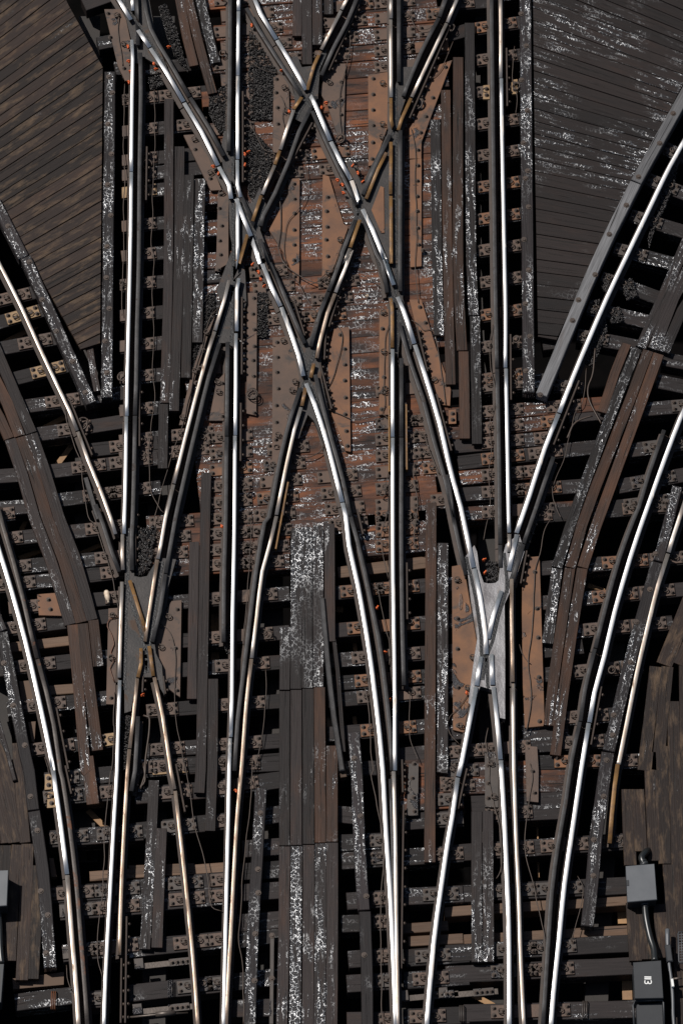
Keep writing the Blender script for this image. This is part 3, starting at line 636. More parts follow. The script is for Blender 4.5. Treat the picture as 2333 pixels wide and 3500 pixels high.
# right curved track, fanned
for s_ in ('C 1430,980 1640,1090','C 1310,1190 1640,1320','C 1210,1440 1640,1570','C 1100,1660 1640,1800','F 1020,160 1500,330','F 930,360 1400,470','F 860,545 1430,650','F 1430,700 1640,740','F 1390,850 1640,900','F 700,880 900,900',
           'F 800,1080 1640,1010','F 1200,1320 1640,1260','F 1130,1560 1640,1470','F 1100,1700 1640,1630'): T('CR','tie', s_, 0.2)
for s_ in ('I 560,60 1640,-20','I 600,410 1640,330','I 600,640 1640,540','I 620,850 1500,770','I 620,960 900,930','I 620,1120 1300,1060','I 500,1430 1200,1380','I 490,1505 800,1478','I 480,1600 1150,1560','I -60,1650 600,1600','I -60,1520 120,1500','I 590,1710 1640,1690'): T('LR','tie', s_, 0.2)
# bottom rows
for s_, m_ in (('J 300,130 760,85','tie'),('J 290,250 800,205','tie'),('J 330,520 960,470','tie'),('J 330,900 980,850','tie'),('J 400,1010 980,965','tie'),('J 420,1290 960,1230','tie'),
   ('J 900,50 1560,5','tie'),('J 900,235 1560,180','tie'),('J 880,470 1560,395','tie'),('J 880,850 1560,790','tie'),('J 870,960 1560,900','tie'),('J 860,1260 1560,1190','tie'),('J 860,1555 1560,1480','tie'),('J 100,1620 500,1570','tie'),('J 600,1600 740,1590','tie'),
   ('K -20,30 400,10','tie'),('K 0,170 400,120','tie'),('K 250,370 400,350','tie'),('K 120,590 400,570','tie'),('K 100,740 400,720','tie'),('K 100,880 400,860','tie'),('K 90,1085 400,1060','tie'),('K 90,1190 400,1150','tie'),('K 60,1480 380,1440','tie'),('K 40,1660 380,1650','tie'),
   ('K 740,350 920,370','tie'),('K 770,550 1100,535','tie'),('K 780,670 1100,650','tie'),('K 820,940 1110,920','tie'),('K 780,1090 1150,1075','tie'),('K 830,1330 1130,1305','tie'),('K 820,1490 1140,1470','tie'),('K 820,1740 1150,1735','tie'),
   ('K 1180,50 1600,30','tie_brown'),('K 1180,165 1600,140','tie_brown'),('K 1180,280 1600,255','tie_brown'),('K 1180,405 1600,380','tie'),('K 1190,645 1600,620','tie'),('K 1190,910 1600,890','tie'),('K 1210,1320 1640,1290','tie'),('K 1200,1470 1640,1440','tie'),('K 1200,1720 1640,1700','tie'),
   ('L -40,70 800,40','tie_brown'),('L -40,170 800,150','tie_brown'),('L 150,290 780,260','tie'),('L 240,360 760,330','tie'),('L 0,620 1180,540','tie'),('L 0,890 1200,830','tie'),('L -20,1290 1240,1220','tie'),('L -20,1430 1240,1370','tie'),('L 100,1690 1260,1660','tie')): T('BOT', m_, s_, 0.225)
for s_ in ('K 1190,1110 1500,1090','K 1230,1200 1600,1180','L -30,1000 1200,920','L -30,1190 1200,1120','J 600,760 1500,700','J 860,720 1300,705'): T('BOT','tie_pale', s_, 0.13)
GNAME = {'UL':'upper left straight track','CL':'upper left curved track','LL':'lower left curved track','MID':'close-laid middle diamond','ML':'centre left of the lower half','MR':'centre right of the lower half',
         'UR':'upper right straight track','CR':'upper right curved track','LR':'lower right curved track','BOT':'bottom quarter'}
order = {}
for t in TIES: order.setdefault(t[0], []).append(t)
for g in order: order[g].sort(key=lambda t: -(t[2].y+t[3].y))
PL_BOLTS = 0
tcount = 0
def overl(z): return z
for g, lst in order.items():
    for i, (g_, m_, a, b, wd) in enumerate(lst):
        tcount += 1
        dz = -0.0021*(tcount % 11) - (0.05 if m_ == 'tie_pale' else 0)
        mid = (a+b)/2; org = (mid.x, mid.y, 0.0); d = Vector((b.x-a.x, b.y-a.y)); L = d.length; d.normalize(); ang = math.atan2(d.y, d.x)
        mb = MB(); mb.bar(a, b, wd, -0.20+dz, dz, c=0.006, jit=0.004)
        root = obj('crosstie', mb, m_, org)
        if m_ == 'tie_pale': lb = 'thin pale crosstie, %s from the top in the %s' % (ordn(i), GNAME[g])
        elif m_ == 'tie_brown': lb = 'rust-stained crosstie, %s from the top in the %s' % (ordn(i), GNAME[g])
        else: lb = 'black tarred crosstie, %s from the top in the %s' % (ordn(i), GNAME[g])
        tag(root, lb, 'crosstie', 'wooden crossties under the tracks')
        if m_ == 'tie_pale': continue
        hits = []
        A2 = Vector((a.x, a.y)); B2 = Vector((b.x, b.y))
        for key, Ln in LINES.items():
            for p, q in zip(Ln, Ln[1:]):
                if abs(p.y-A2.y) > 1.5: continue
                h = xsec(A2, B2, p, q)
                if h: hits.append(h[0]*L)
        hits.sort(); cl = []
        for h in hits:
            if cl and h-cl[-1][-1] < 0.30: cl[-1].append(h)
            else: cl.append([h])
        for c in cl:
            s0, s1 = max(c[0]-0.215, 0.0), min(c[-1]+0.215, L)
            cm = A2+d*((s0+s1)/2)
            if any(inside((A2+d*s).to_tuple(), bp) for bp in BLOCK for s in (s0+0.03, (s0+s1)/2, s1-0.03)): continue
            if s1-s0 < 0.15: continue
            mb = MB(); hw = min(wd/2-0.012, 0.082); ex = 0.0
            e0 = A2+d*s0; e1 = A2+d*s1
            mb.bar(e0, e1, hw*2, dz+0.002, dz+0.022, c=0.003, jit=0.0)
            cx = cm.x
            r = random.random()
            if g in ('BOT',): pm = 'plate_grey' if r < 0.5 else 'plate'
            elif g == 'CR': pm = 'plate_grey'
            elif g == 'MID': pm = 'rust' if r < 0.12 else 'rust_grey'
            elif g in ('UR','MR','LR'): pm = 'rust' if r < 0.4 else 'plate'
            else: pm = 'plate' if r < 0.93 else 'plate_new'
            porg = (cm.x, cm.y, dz)
            pl = obj('tie_plate', mb, pm, porg, root, org)
            nn = Vector((-d.y, d.x))
            for s, sd, hh in ((s0, 1, c[0]), (s1, -1, c[-1])):
                if abs(s-hh) < 0.14: continue
                for v in (-0.045, 0.045):
                    q = A2+d*(s+sd*0.035)+nn*v
                    inst('bolt', BOLT, (q.x, q.y, dz+0.022), random.random()*3, pl, porg)
                if g == 'MID' and random.random() < 0.35: continue
                q = A2+d*(hh-sd*0.092)+nn*random.uniform(-0.012, 0.012)
                inst('rail_clip', CLIP, (q.x, q.y, dz+0.022), ang+(0 if sd > 0 else math.pi), pl, porg)

# ------------------------------------------------------------------ loose planks and guard timbers
def board(name, s_, wd, z0, z1, m_, label, cat, group, bolts=None, c=0.004):
    pts = path(s_, z1); mb = MB()
    P = [Vector((p.x, p.y)) for p in pts]
    if len(P) == 2:
        mb.bar(P[0], P[1], wd, z0, z1, c)
        d = P[1]-P[0]
    else:
        q = [Vector((p.x, p.y)) for p in resample(pts, 0.4)]
        l = offs([Vector((p.x, p.y, 0)) for p in q], wd/2); r = offs([Vector((p.x, p.y, 0)) for p in q], -wd/2)
        mb.prism([tuple(p) for p in l+r[::-1]], z0, z1, q[-1]-q[0], c)
    n = len(P); org = (sum(p.x for p in P)/n, sum(p.y for p in P)/n, z0)
    o = obj(name, mb, m_, org); tag(o, label, cat, group)
    if bolts:
        for p in path(bolts, z1): inst('bolt', BIGB, (p.x, p.y, z1), random.random(), o, org)
    return o
ZP = 0.086
PLK = [
 # left straight track
 ('plank','A 1132,660 1128,1764 D 1105,1000',0.120,'walkway plank nearest the left straight guard rail, long and upright'),
 ('plank','D 1096,1008 1090,1440',0.120,'short walkway plank continuing below the left straight guard rail'),
 ('plank','A 1204,980 1198,1764 D 1166,1055',0.124,'second walkway plank right of the left straight guard rail'),
 ('plank','A 1268,1170 1262,1764 D 1245,832',0.122,'third walkway plank right of the left straight guard rail'),
 ('plank_shiny','A 1342,1196 1332,1764 D 1322,596',0.128,'shiny fourth walkway plank, beside the inner left rail'),
 ('plank','D 1382,1468 G 1375,60 1355,1290 1345,1764 J 1335,215',0.126,'long plank in the centre of the left straight track'),
 ('plank','G 1302,232 1286,1285',0.120,'plank left of the long plank, left straight track lower half'),
 ('plank','G 1428,1150 1422,1764 J 1408,470',0.124,'plank right of the long plank, reaching lowest in the left straight track'),
 ('plank','G 640,-400 600,-400',0.1,None),
 # right straight track
 ('plank_shiny','B 1550,370 1545,1764 E 1530,545 F 25,545',0.1,None),
 ('plank_brown','C 62,382 62,1764 F 88,650',0.132,'brown walkway plank with creosote streaks, right straight track'),
 ('plank_shiny','C 138,152 150,1764 F 166,414',0.128,'longest shiny walkway plank reaching nearly to the top, right straight track'),
 ('plank_brown','F 98,656 106,1240',0.130,'brown plank lying below the streaked brown one, right straight track'),
 ('plank_shiny','F 174,420 188,1276',0.128,'shiny plank below the longest one, right straight track'),
 ('plank_brown','B 1482,602 1496,1764 E 1515,878',0.124,'brown plank third from the right straight guard rail'),
 ('plank_shiny','B 1412,800 1425,1764 E 1438,548',0.128,'glittering plank leftmost in the right straight track'),
 ('plank_brown','H 1385,-30 1380,900 1376,1764 K 1376,680',0.134,'long brown plank in the lower centre of the right straight track'),
 ('plank_shiny','H 1463,240 1460,1764 K 1458,80',0.132,'glittering plank beside the long brown one, lower right straight track'),
 # centre walkway
 ('plank_crazed','H 484,140 480,1218',0.132,'crazed shiny plank, leftmost of the four at the head of the centre walkway'),
 ('plank_crazed','H 552,132 555,1212',0.132,'crazed shiny plank, second of the four at the head of the centre walkway'),
 ('plank_crazed','H 628,122 630,1206',0.130,'dark plank, third of the four at the head of the centre walkway'),
 ('plank','H 704,112 706,560 708,900',0.130,'plank with brown lower end, fourth at the head of the centre walkway'),
 ('plank_crazed','H 408,802 404,1224',0.128,'short crazed plank stepped out left of the centre walkway'),
 ('plank','H 405,1232 404,1764 K 404,568',0.130,'middle-run plank, first from left in the centre walkway'),
 ('plank','H 482,1224 482,1764 K 482,565',0.136,'middle-run plank, second from left in the centre walkway'),
 ('plank','H 562,1216 564,1764 K 564,558',0.138,'middle-run plank, third from left in the centre walkway'),
 ('plank_brown','H 638,1206 642,1764 K 645,548',0.136,'brown middle-run plank, fourth from left in the centre walkway'),
 ('plank_brown','H 720,1598 722,1764 K 722,542',0.136,'brown middle-run plank, rightmost in the centre walkway'),
 ('plank','K 405,574 400,1200 384,1830',0.134,'bottom-run plank, first from left in the centre walkway'),
 ('plank_crazed','K 484,571 480,1200 472,1830',0.138,'bottom-run plank with a bright crazed stripe, second from left'),
 ('plank','K 566,564 564,1200 558,1830',0.138,'bottom-run plank, third from left in the centre walkway'),
 ('plank_shiny','K 646,554 644,1200 636,1830',0.136,'bottom-run plank with crazed lower end, fourth from left'),
 ('plank','K 724,548 723,1200 718,1830',0.138,'bottom-run plank, rightmost in the centre walkway'),
 # top left of centre
 ('plank_brown','A 1195,-60 1250,240 1300,440',0.120,'brown plank slanting at the top left, shortest of three'),
 ('plank_brown','A 1250,-60 1330,280 1425,625',0.118,'brown plank slanting at the top left, longest of three'),
 ('plank_shiny','A 1330,-60 1390,200 1445,420',0.124,'shiny plank slanting at the top left, rightmost of three'),
 ('plank','B 552,-60 555,430',0.130,'dark upright plank at the top of the middle track, left one'),
 ('plank','B 622,-60 625,300',0.128,'dark upright plank at the top of the middle track, right one'),
 ('plank','B 490,-60 486,240',0.120,'dark upright plank at the top of the middle track, short one'),
 ('plank','B 698,-60 700,95',0.120,'short upright plank end at the very top of the middle track'),
 # lower left inner
 ('plank_shiny','J 1032,130 1010,600 972,1262',0.126,'shiny long plank in the bottom left track, left one'),
 ('plank','J 1083,452 1068,800 1052,1252',0.130,'dull plank in the bottom left track, right one'),
 # lower right inner
 ('plank_shiny','L 186,340 186,800 187,1348',0.128,'streaked plank in the bottom right track, left one'),
 ('plank_shiny','L 260,334 263,800 266,1346',0.130,'streaked plank in the bottom right track, right one'),
 # left curved walkway
 ('plank','D -60,560 110,960 212,1202',0.140,'uppermost plank of the left curved walkway, inner lane'),
 ('plank_brown','D -80,740 50,1000 133,1222',0.140,'uppermost plank of the left curved walkway, middle lane'),
 ('plank_brown','D -80,960 0,1100 62,1240',0.130,'uppermost plank of the left curved walkway, outer lane'),
 ('plank','D 70,1244 150,1480 230,1764 G 340,350 472,786',0.140,'middle plank of the left curved walkway, outer lane'),
 ('plank_brown','D 142,1228 230,1470 315,1764 G 430,360 545,772',0.140,'weathered middle plank of the left curved walkway, middle lane'),
 ('plank','D 215,1208 300,1450 395,1764 G 500,330 618,755',0.140,'middle plank of the left curved walkway, inner lane'),
 ('plank_brown','G 486,788 530,1250 575,1764 J 590,80',0.130,'lower plank of the left curved walkway, outer lane'),
 ('plank_brown','G 553,780 600,1200 655,1630',0.136,'lower plank of the left curved walkway, middle lane'),
 ('plank_brown','G 626,756 660,1066',0.128,'short lower plank of the left curved walkway, inner lane'),
 ('plank_brown','J 585,-30 625,290',0.150,'brown plank below the left curved walkway'),
 # right curved walkway
 ('plank_shiny','C 1640,1500 F 1450,250 1285,628',0.140,'uppermost plank of the right curved walkway, inner lane'),
 ('plank_shiny','F 1640,30 1500,300 1370,640',0.150,'uppermost plank of the right curved walkway, middle lane'),
 ('plank_shiny','F 1660,220 1560,380 1440,660',0.130,'uppermost plank of the right curved walkway, outer lane'),
 ('plank_brown','F 1188,604 1110,800 1025,1064',0.120,'short brown plank left of the right curved walkway'),
 ('plank_shiny','F 1258,636 1150,900 1030,1220 870,1650 I 800,160 722,404',0.130,'middle plank of the right curved walkway, inner lane'),
 ('plank_brown','F 1334,650 1220,960 1090,1290 980,1570 I 890,120 812,404',0.132,'middle plank of the right curved walkway, middle lane'),
 ('plank_brown','F 1404,672 1300,960 1180,1290 1060,1620 I 980,140 895,404',0.134,'middle plank of the right curved walkway, outer lane'),
 ('plank_shiny','I 725,412 690,660 660,912',0.136,'short glittering plank below the right curved walkway'),
 ('plank_brown','I 810,410 745,840 700,1150 668,1462',0.130,'lower brown plank of the right curved walkway, middle lane'),
 ('plank_brown','I 893,410 820,860 765,1250 712,1662',0.132,'lower brown plank of the right curved walkway, outer lane'),
 # bottom left side walkway
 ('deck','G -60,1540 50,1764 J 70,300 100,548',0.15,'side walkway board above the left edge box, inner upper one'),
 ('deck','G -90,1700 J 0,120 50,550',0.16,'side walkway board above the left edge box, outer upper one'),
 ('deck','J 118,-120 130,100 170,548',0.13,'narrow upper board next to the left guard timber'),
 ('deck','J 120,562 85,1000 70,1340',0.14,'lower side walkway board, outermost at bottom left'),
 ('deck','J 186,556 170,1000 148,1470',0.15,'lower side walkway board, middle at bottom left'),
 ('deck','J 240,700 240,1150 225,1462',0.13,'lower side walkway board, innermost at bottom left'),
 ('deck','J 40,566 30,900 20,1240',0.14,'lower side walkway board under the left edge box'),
]
BX = {1:0}
# bottom right side walkway boards
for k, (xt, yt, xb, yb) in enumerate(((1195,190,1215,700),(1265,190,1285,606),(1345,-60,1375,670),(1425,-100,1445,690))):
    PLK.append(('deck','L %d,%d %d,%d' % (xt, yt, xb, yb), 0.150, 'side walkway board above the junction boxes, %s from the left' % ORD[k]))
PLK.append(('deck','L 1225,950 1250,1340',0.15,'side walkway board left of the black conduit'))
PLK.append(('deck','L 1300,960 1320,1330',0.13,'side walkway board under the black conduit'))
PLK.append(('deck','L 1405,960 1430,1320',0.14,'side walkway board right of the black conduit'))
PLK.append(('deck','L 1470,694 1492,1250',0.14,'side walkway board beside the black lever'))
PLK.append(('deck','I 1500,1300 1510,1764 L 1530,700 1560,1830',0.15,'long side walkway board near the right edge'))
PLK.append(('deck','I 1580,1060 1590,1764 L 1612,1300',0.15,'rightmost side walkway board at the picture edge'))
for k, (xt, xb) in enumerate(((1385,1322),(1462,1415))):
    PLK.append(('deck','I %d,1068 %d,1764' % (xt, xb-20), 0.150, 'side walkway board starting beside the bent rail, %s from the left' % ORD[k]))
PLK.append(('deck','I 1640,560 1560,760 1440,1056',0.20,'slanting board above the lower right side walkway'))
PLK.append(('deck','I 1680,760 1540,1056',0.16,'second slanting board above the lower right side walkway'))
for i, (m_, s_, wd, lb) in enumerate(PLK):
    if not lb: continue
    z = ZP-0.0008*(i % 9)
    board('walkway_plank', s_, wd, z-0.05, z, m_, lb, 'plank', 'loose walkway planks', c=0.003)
GTM = [
 ('guard_wood','A 738,478 D 715,964',0.142,0.175,'tall guard timber with bolt heads right of the left plank deck','A 730,515 753,622 725,832 747,1032 722,1238 742,1443 717,1652 D 713,163 733,370 704,588 716,800'),
 ('guard_wood','A -40,1330 160,1722',0.142,0.176,'glittering upper piece of the guard timber below the left plank deck','A 55,1515'),
 ('guard_wood','D 172,24 360,440 612,1004',0.140,0.175,'long slanting guard timber below the left plank deck','D 198,58 282,310 378,522 490,724 573,932'),
 ('guard_wood','C 512,-60 520,900 528,1764 F 532,580 536,930',0.148,0.174,'tall guard timber left of the right plank deck','C 483,92 518,308 485,537 524,740 498,958 527,1145 512,1195 533,1387 502,1605 F 533,112 511,338 542,556 515,788'),
 ('guard_new','C 1640,520 1254,1216',0.146,0.176,'pale grey guard timber, upper piece right of the right plank deck','C 1500,760 1410,960 1268,1185'),
 ('guard_new','C 1250,1222 985,1764 F 620,946',0.146,0.176,'pale grey split guard timber, long piece ending in a point','C 1187,1375 1073,1570 F 978,143 866,312 827,450 610,948'),
 ('guard_wood','I 1530,-140 1430,250 1400,360',0.128,0.150,'speckled guard timber beside the right curved track, upper piece','I 1382,314'),
 ('guard_wood','I 1394,368 1290,740 1180,1160 1070,1634',0.150,0.150,'speckled guard timber beside the right curved track, long middle piece','I 1345,552 1254,770 1215,1040 1102,1394 1097,1528'),
 ('guard_wood','I 1064,1642 L 1022,240 985,500 960,800 926,1108',0.158,0.150,'speckled guard timber beside the right curved track, lowest piece','I 1055,1696 L 1035,240 970,530 966,772'),
 ('guard_wood','K 246,180 222,640 190,1200 170,1830',0.140,0.15,'speckled guard timber left of the centre walkway','K 243,352 226,728 228,886 208,1160 203,1474'),
 ('guard_wood','H 866,1506 888,1764 K 905,560 935,1000',0.142,0.148,'speckled guard timber right of the centre walkway, upper piece','H 870,1684 K 912,372 950,908'),
 ('guard_wood','K 942,1008 955,1400 958,1830',0.142,0.147,'dull guard timber right of the centre walkway, lower piece','K 937,1302'),
 ('guard_wood','G -60,660 15,830',0.14,0.15,'guard timber at the left edge, top piece',None),
 ('guard_wood','G 14,836 80,1180 170,1660 195,1764 J 225,330',0.146,0.15,'guard timber along the left curved walkway edge, middle piece','G 27,1046 90,1330 168,1596 J 205,240'),
 ('guard_wood','J 228,336 290,750 338,1385',0.150,0.15,'guard timber at the bottom left, lowest piece','J 252,468 274,874 322,1034 310,1290'),
 ('plank_shiny','G -60,1270 40,1600 100,1830',0.05,0.13,'thin glittering edge board at the left picture edge',None),
]
for (m_, s_, wd, z1, lb, bl) in GTM:
    board('guard_timber', s_, wd, 0.012, z1, m_, lb, 'guard timber', 'bolted guard timbers', bl, c=0.008)
# leaning wooden rails / bars lying on the ties
board('loose_rail','H 655,605 690,1000 735,1400 790,1764',0.066,0.02,0.12,'guardrail','old worn rail piece lying slanted right of the centre walkway','rail',None,c=0.012)
board('loose_board','H 710,600 720,760 760,1100 800,1640',0.05,0.01,0.07,'plank','thin dark board slanting beside the old worn rail piece','board',None)
board('loose_board','D 600,612 625,780 652,922',0.085,0.01,0.07,'plank','short board wedged between the two guard timbers at left','board',None)
board('steel_bar','K 322,1150 316,1764',0.050,0.06,0.075,'plate_grey','flat dark steel bar left of the centre walkway bottom','bar',None,'K 320,1172 318,1458')
board('loose_board','D 575,1500 640,1720 G 660,80',0.055,0.01,0.09,'guardrail','dark filler bar beside the left curved rail tip','bar',None)
board('loose_board','K 775,-40 800,110',0.075,-0.05,0.05,'tie_pale','pale sawn block end right of the centre walkway','board',None)

# ------------------------------------------------------------------ plank decks
def clip_half(poly, p, n):
    out = []
    for i in range(len(poly)):
        a, b = poly[i-1], poly[i]; da = (a-p).dot(n); db = (b-p).dot(n)
        if (da >= 0) != (db >= 0): out.append(a.lerp(b, da/(da-db)))
        if db >= 0: out.append(b)
    return out
def deck(name, outline, lines, z, m_, label):
    P = [Vector((p.x, p.y)) for p in path(outline, z)]
    if area(P) < 0: P = P[::-1]
    ls = [[Vector((q.x, q.y)) for q in path(s_, z)] for s_ in lines]; mb = MB(); g = 0.007
    for (a0, a1), (b0, b1) in zip(ls, ls[1:]):
        d1 = (a1-a0).normalized(); n1 = Vector((-d1.y, d1.x)); n1 = n1 if (b0-a0).dot(n1) > 0 else -n1
        d2 = (b1-b0).normalized(); n2 = Vector((-d2.y, d2.x)); n2 = n2 if (a0-b0).dot(n2) > 0 else -n2
        q = clip_half(P, a0+n1*g*random.uniform(.3, .8), n1); q = clip_half(q, b0+n2*g*random.uniform(.3, .8), n2) if len(q) > 2 else []
        if len(q) > 2:
            dz = random.uniform(-0.006, 0.004)
            mb.prism([tuple(v) for v in q], z-0.05+dz, z+dz, d1, 0.003)
    o = obj(name, mb, m_); tag(o, label, 'deck', 'timber decks between the tracks')
    for q in P[:0]: pass
    return o
ll = []
for k in range(-18, 24):
    yr = 455+80.5*k; f = max(0, min(1, (k+9)/30)); sl = 0.76-0.27*f
    ll.append('A 690,%f 0,%f' % (yr, yr+690*sl))
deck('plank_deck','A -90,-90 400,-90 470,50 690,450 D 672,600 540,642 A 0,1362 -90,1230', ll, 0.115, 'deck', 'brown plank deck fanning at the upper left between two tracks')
ll = []
for k in range(-14, 28):
    yl = 53+84*k; f = max(0, min(1, (k+8)/30)); sl = 0.47-0.36*f
    ll.append('C 570,%f 1570,%f' % (yl, yl+1000*sl))
deck('plank_deck','C 556,-90 1700,-90 1700,330 1568,560 960,1764 F 720,578 596,556', ll, 0.115, 'deck_dark', 'dark glittering plank deck at the upper right between two tracks')

# ------------------------------------------------------------------ steelwork below the ties
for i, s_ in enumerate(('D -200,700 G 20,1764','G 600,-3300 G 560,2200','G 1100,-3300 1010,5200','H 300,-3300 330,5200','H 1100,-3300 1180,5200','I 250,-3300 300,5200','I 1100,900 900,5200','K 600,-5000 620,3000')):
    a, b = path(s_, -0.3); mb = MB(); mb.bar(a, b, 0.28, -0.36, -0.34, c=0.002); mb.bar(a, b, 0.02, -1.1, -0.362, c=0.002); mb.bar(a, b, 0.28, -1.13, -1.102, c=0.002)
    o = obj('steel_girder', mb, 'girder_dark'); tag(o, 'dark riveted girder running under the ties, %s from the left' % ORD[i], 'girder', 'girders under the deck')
BR = [('D 20,600 250,480',.07),('D 290,1170 480,1070',.07),('D 380,1420 520,1230',.07),('G 130,180 210,20',.06),('G 540,310 700,240',.06),('G 130,340 290,280',.06),('J 590,330 720,460',.07),('L 150,1560 300,1640',.07),
      ('L 1160,1000 1165,1090',.12),('L 1190,1440 1195,1600',.12),('I 930,520 1040,560',.06),('H 870,880 880,990',.05),('H 870,1400 880,1480',.05),('L 590,400 600,780',.025),('F 1150,560 1170,600',.08),('H 780,610 770,700',.09),('B 1280,-20 1290,60',.1),('G 1440,700 1440,1400',.1)]
for i, (s_, wd) in enumerate(BR):
    a, b = path(s_, -0.28); mb = MB(); mb.bar(a, b, wd, -0.30, -0.285, c=0.002); mb.bar(a, b, 0.012, -0.37, -0.302, c=0.001)
    o = obj('angle_brace', mb, 'girder'); tag(o, 'tan rusted brace seen in a gap between ties, %s of the set' % ordn(i), 'brace', 'steel braces below the ties')

# ------------------------------------------------------------------ gravel and grime
def gravel(s_, dens, z, rmin, rmax, label):
    P = [Vector((p.x, p.y)) for p in path(s_, z)]
    xs = [p.x for p in P]; ys = [p.y for p in P]; A = abs(area(P)); mb = MB(); n = int(A*dens); k = 0
    ear_faces(mb, [tuple(p) for p in P], 0.003, 0.012)
    while k < n:
        x = random.uniform(min(xs), max(xs)); y = random.uniform(min(ys), max(ys))
        if not inside((x, y), [tuple(p) for p in P]): continue
        k += 1; r = random.uniform(rmin, rmax)*(0.5+0.5*random.random()); o = len(mb.v); ph = random.random()*6
        for th in range(5):
            a = ph+th*1.2566; q = r*random.uniform(0.7, 1.2); mb.v.append((x+q*math.cos(a), y+q*math.sin(a), z-0.01))
        for th in range(5):
            a = ph+0.3+th*1.2566; q = r*random.uniform(0.5, 0.95); mb.v.append((x+q*math.cos(a), y+q*math.sin(a), z+r*random.uniform(0.4, 0.9)))
        mb.v.append((x+random.uniform(-.3,.3)*r, y+random.uniform(-.3,.3)*r, z+r*1.1))
        for th in range(5):
            t2 = (th+1) % 5
            mb.face([o+th, o+t2, o+5+t2, o+5+th]); mb.face([o+5+th, o+5+t2, o+10])
    o = obj('gravel', mb, 'gravel'); tag(o, label, 'gravel', None, 'stuff')
GRV = [('B 170,170 220,260 350,470 330,620 325,800 175,800 160,500','black gravel bed beside the inner left rail near the top'),
 ('B 160,840 330,1010 310,1150 200,1360 160,1300 150,1100','black gravel bed tapering into the upper left crossing'),
 ('A 1400,640 1460,600 1525,560 1520,880 1470,900 1400,760','dark gravel patch left of the inner left rail'),
 ('A 1060,40 1110,20 1180,180 1260,480 1200,420 1120,250','greasy glittering gravel strip at the top left crossing'),
 ('A 985,520 1080,500 1100,570 1010,600','grimy lumps behind the top left guard rail'),
 ('D 1370,280 1440,250 1440,420 1360,560 1300,760 1285,820 1300,600 1365,560','black gravel trail left of the rust-streaked diagonal'),
 ('E 220,260 300,260 290,560 225,560','gravel patch between diamond and left straight rail'),
 ('G 905,150 1050,130 1010,400 960,455 905,455','grime filling the dark left frog'),
 ('F 925,640 1050,430 1060,520 990,700 960,760 915,740','lumpy grease along the right curved rail'),
 ('C 1440,1180 1530,1080 1510,1240 1440,1400 1380,1530 1340,1660 1330,1600 1400,1400','lumpy grease trail right of the right curved rail'),
 ('F 1020,150 1090,140 1090,240 1060,270 1020,230','grease lump on a tie plate of the right curved track'),
 ('F 940,310 1010,310 1000,400 950,400','lower grease lump by the right curved rail'),
 ('F 1150,190 1230,170 1260,290 1190,310','crumbly grease heap right of the right curved rail, upper'),
 ('F 1080,370 1140,360 1170,450 1090,470','crumbly grease heap right of the right curved rail, lower'),
 ('I 255,360 320,370 330,490 250,495','wet gravel in the jaw of the bright frog'),
 ('B 820,1100 900,1130 930,1200 870,1240','wet grime in the right centre crossing'),
 ('G 1500,800 1568,760 1568,980 1520,980 1498,930','grime lump at the end of the dark guard rail'),
 ('G 820,1400 880,1400 870,1764 825,1764','greasy strip beside the left straight rail, lower half')]
for i, (s_, lb) in enumerate(GRV):
    gravel(s_, 4200, 0.03 if i not in (7,14,15,17) else 0.06, *((0.007, 0.017) if i < 7 else (0.010, 0.026)), lb)

# ------------------------------------------------------------------ bolts standing beside the rails (parts of the rail they hold)
def near_rail(p):
    best = None
    for key, L in LINES.items():
        for v in L:
            dd = (v-p).length
            if best is None or dd < best[0]: best = (dd, key)
    return best[1]
mb = MB(); mb.tube([(0,0,0),(0.045,0,0)], 0.010, 8); mb.tube([(0.012,0,0),(0.034,0,0)], 0.023, 6); TRACKBOLT = mb.mesh('track_bolt','bolt')
def bolts_along(key, s_, n, sd, z=0.085):
    pts = path(s_, z); P = [Vector((p.x, p.y)) for p in pts]; L = (P[-1]-P[0]).length; root, org = RAILOBJ[key]; d = (P[-1]-P[0]).normalized(); nn = Vector((-d.y, d.x))*sd
    mb = MB(); mb.bar(P[0], P[-1], 0.022, 0.05, 0.125, c=0.004, jit=0)
    obj('joint_bar', mb, 'rail_side', None, root, org)
    for i in range(n):
        q = P[0]+d*(L*(i+0.5)/n)+nn*0.008
        inst('track_bolt', TRACKBOLT, (q.x, q.y, z+random.uniform(-0.01, 0.01)), math.atan2(nn.y, nn.x), root, org)
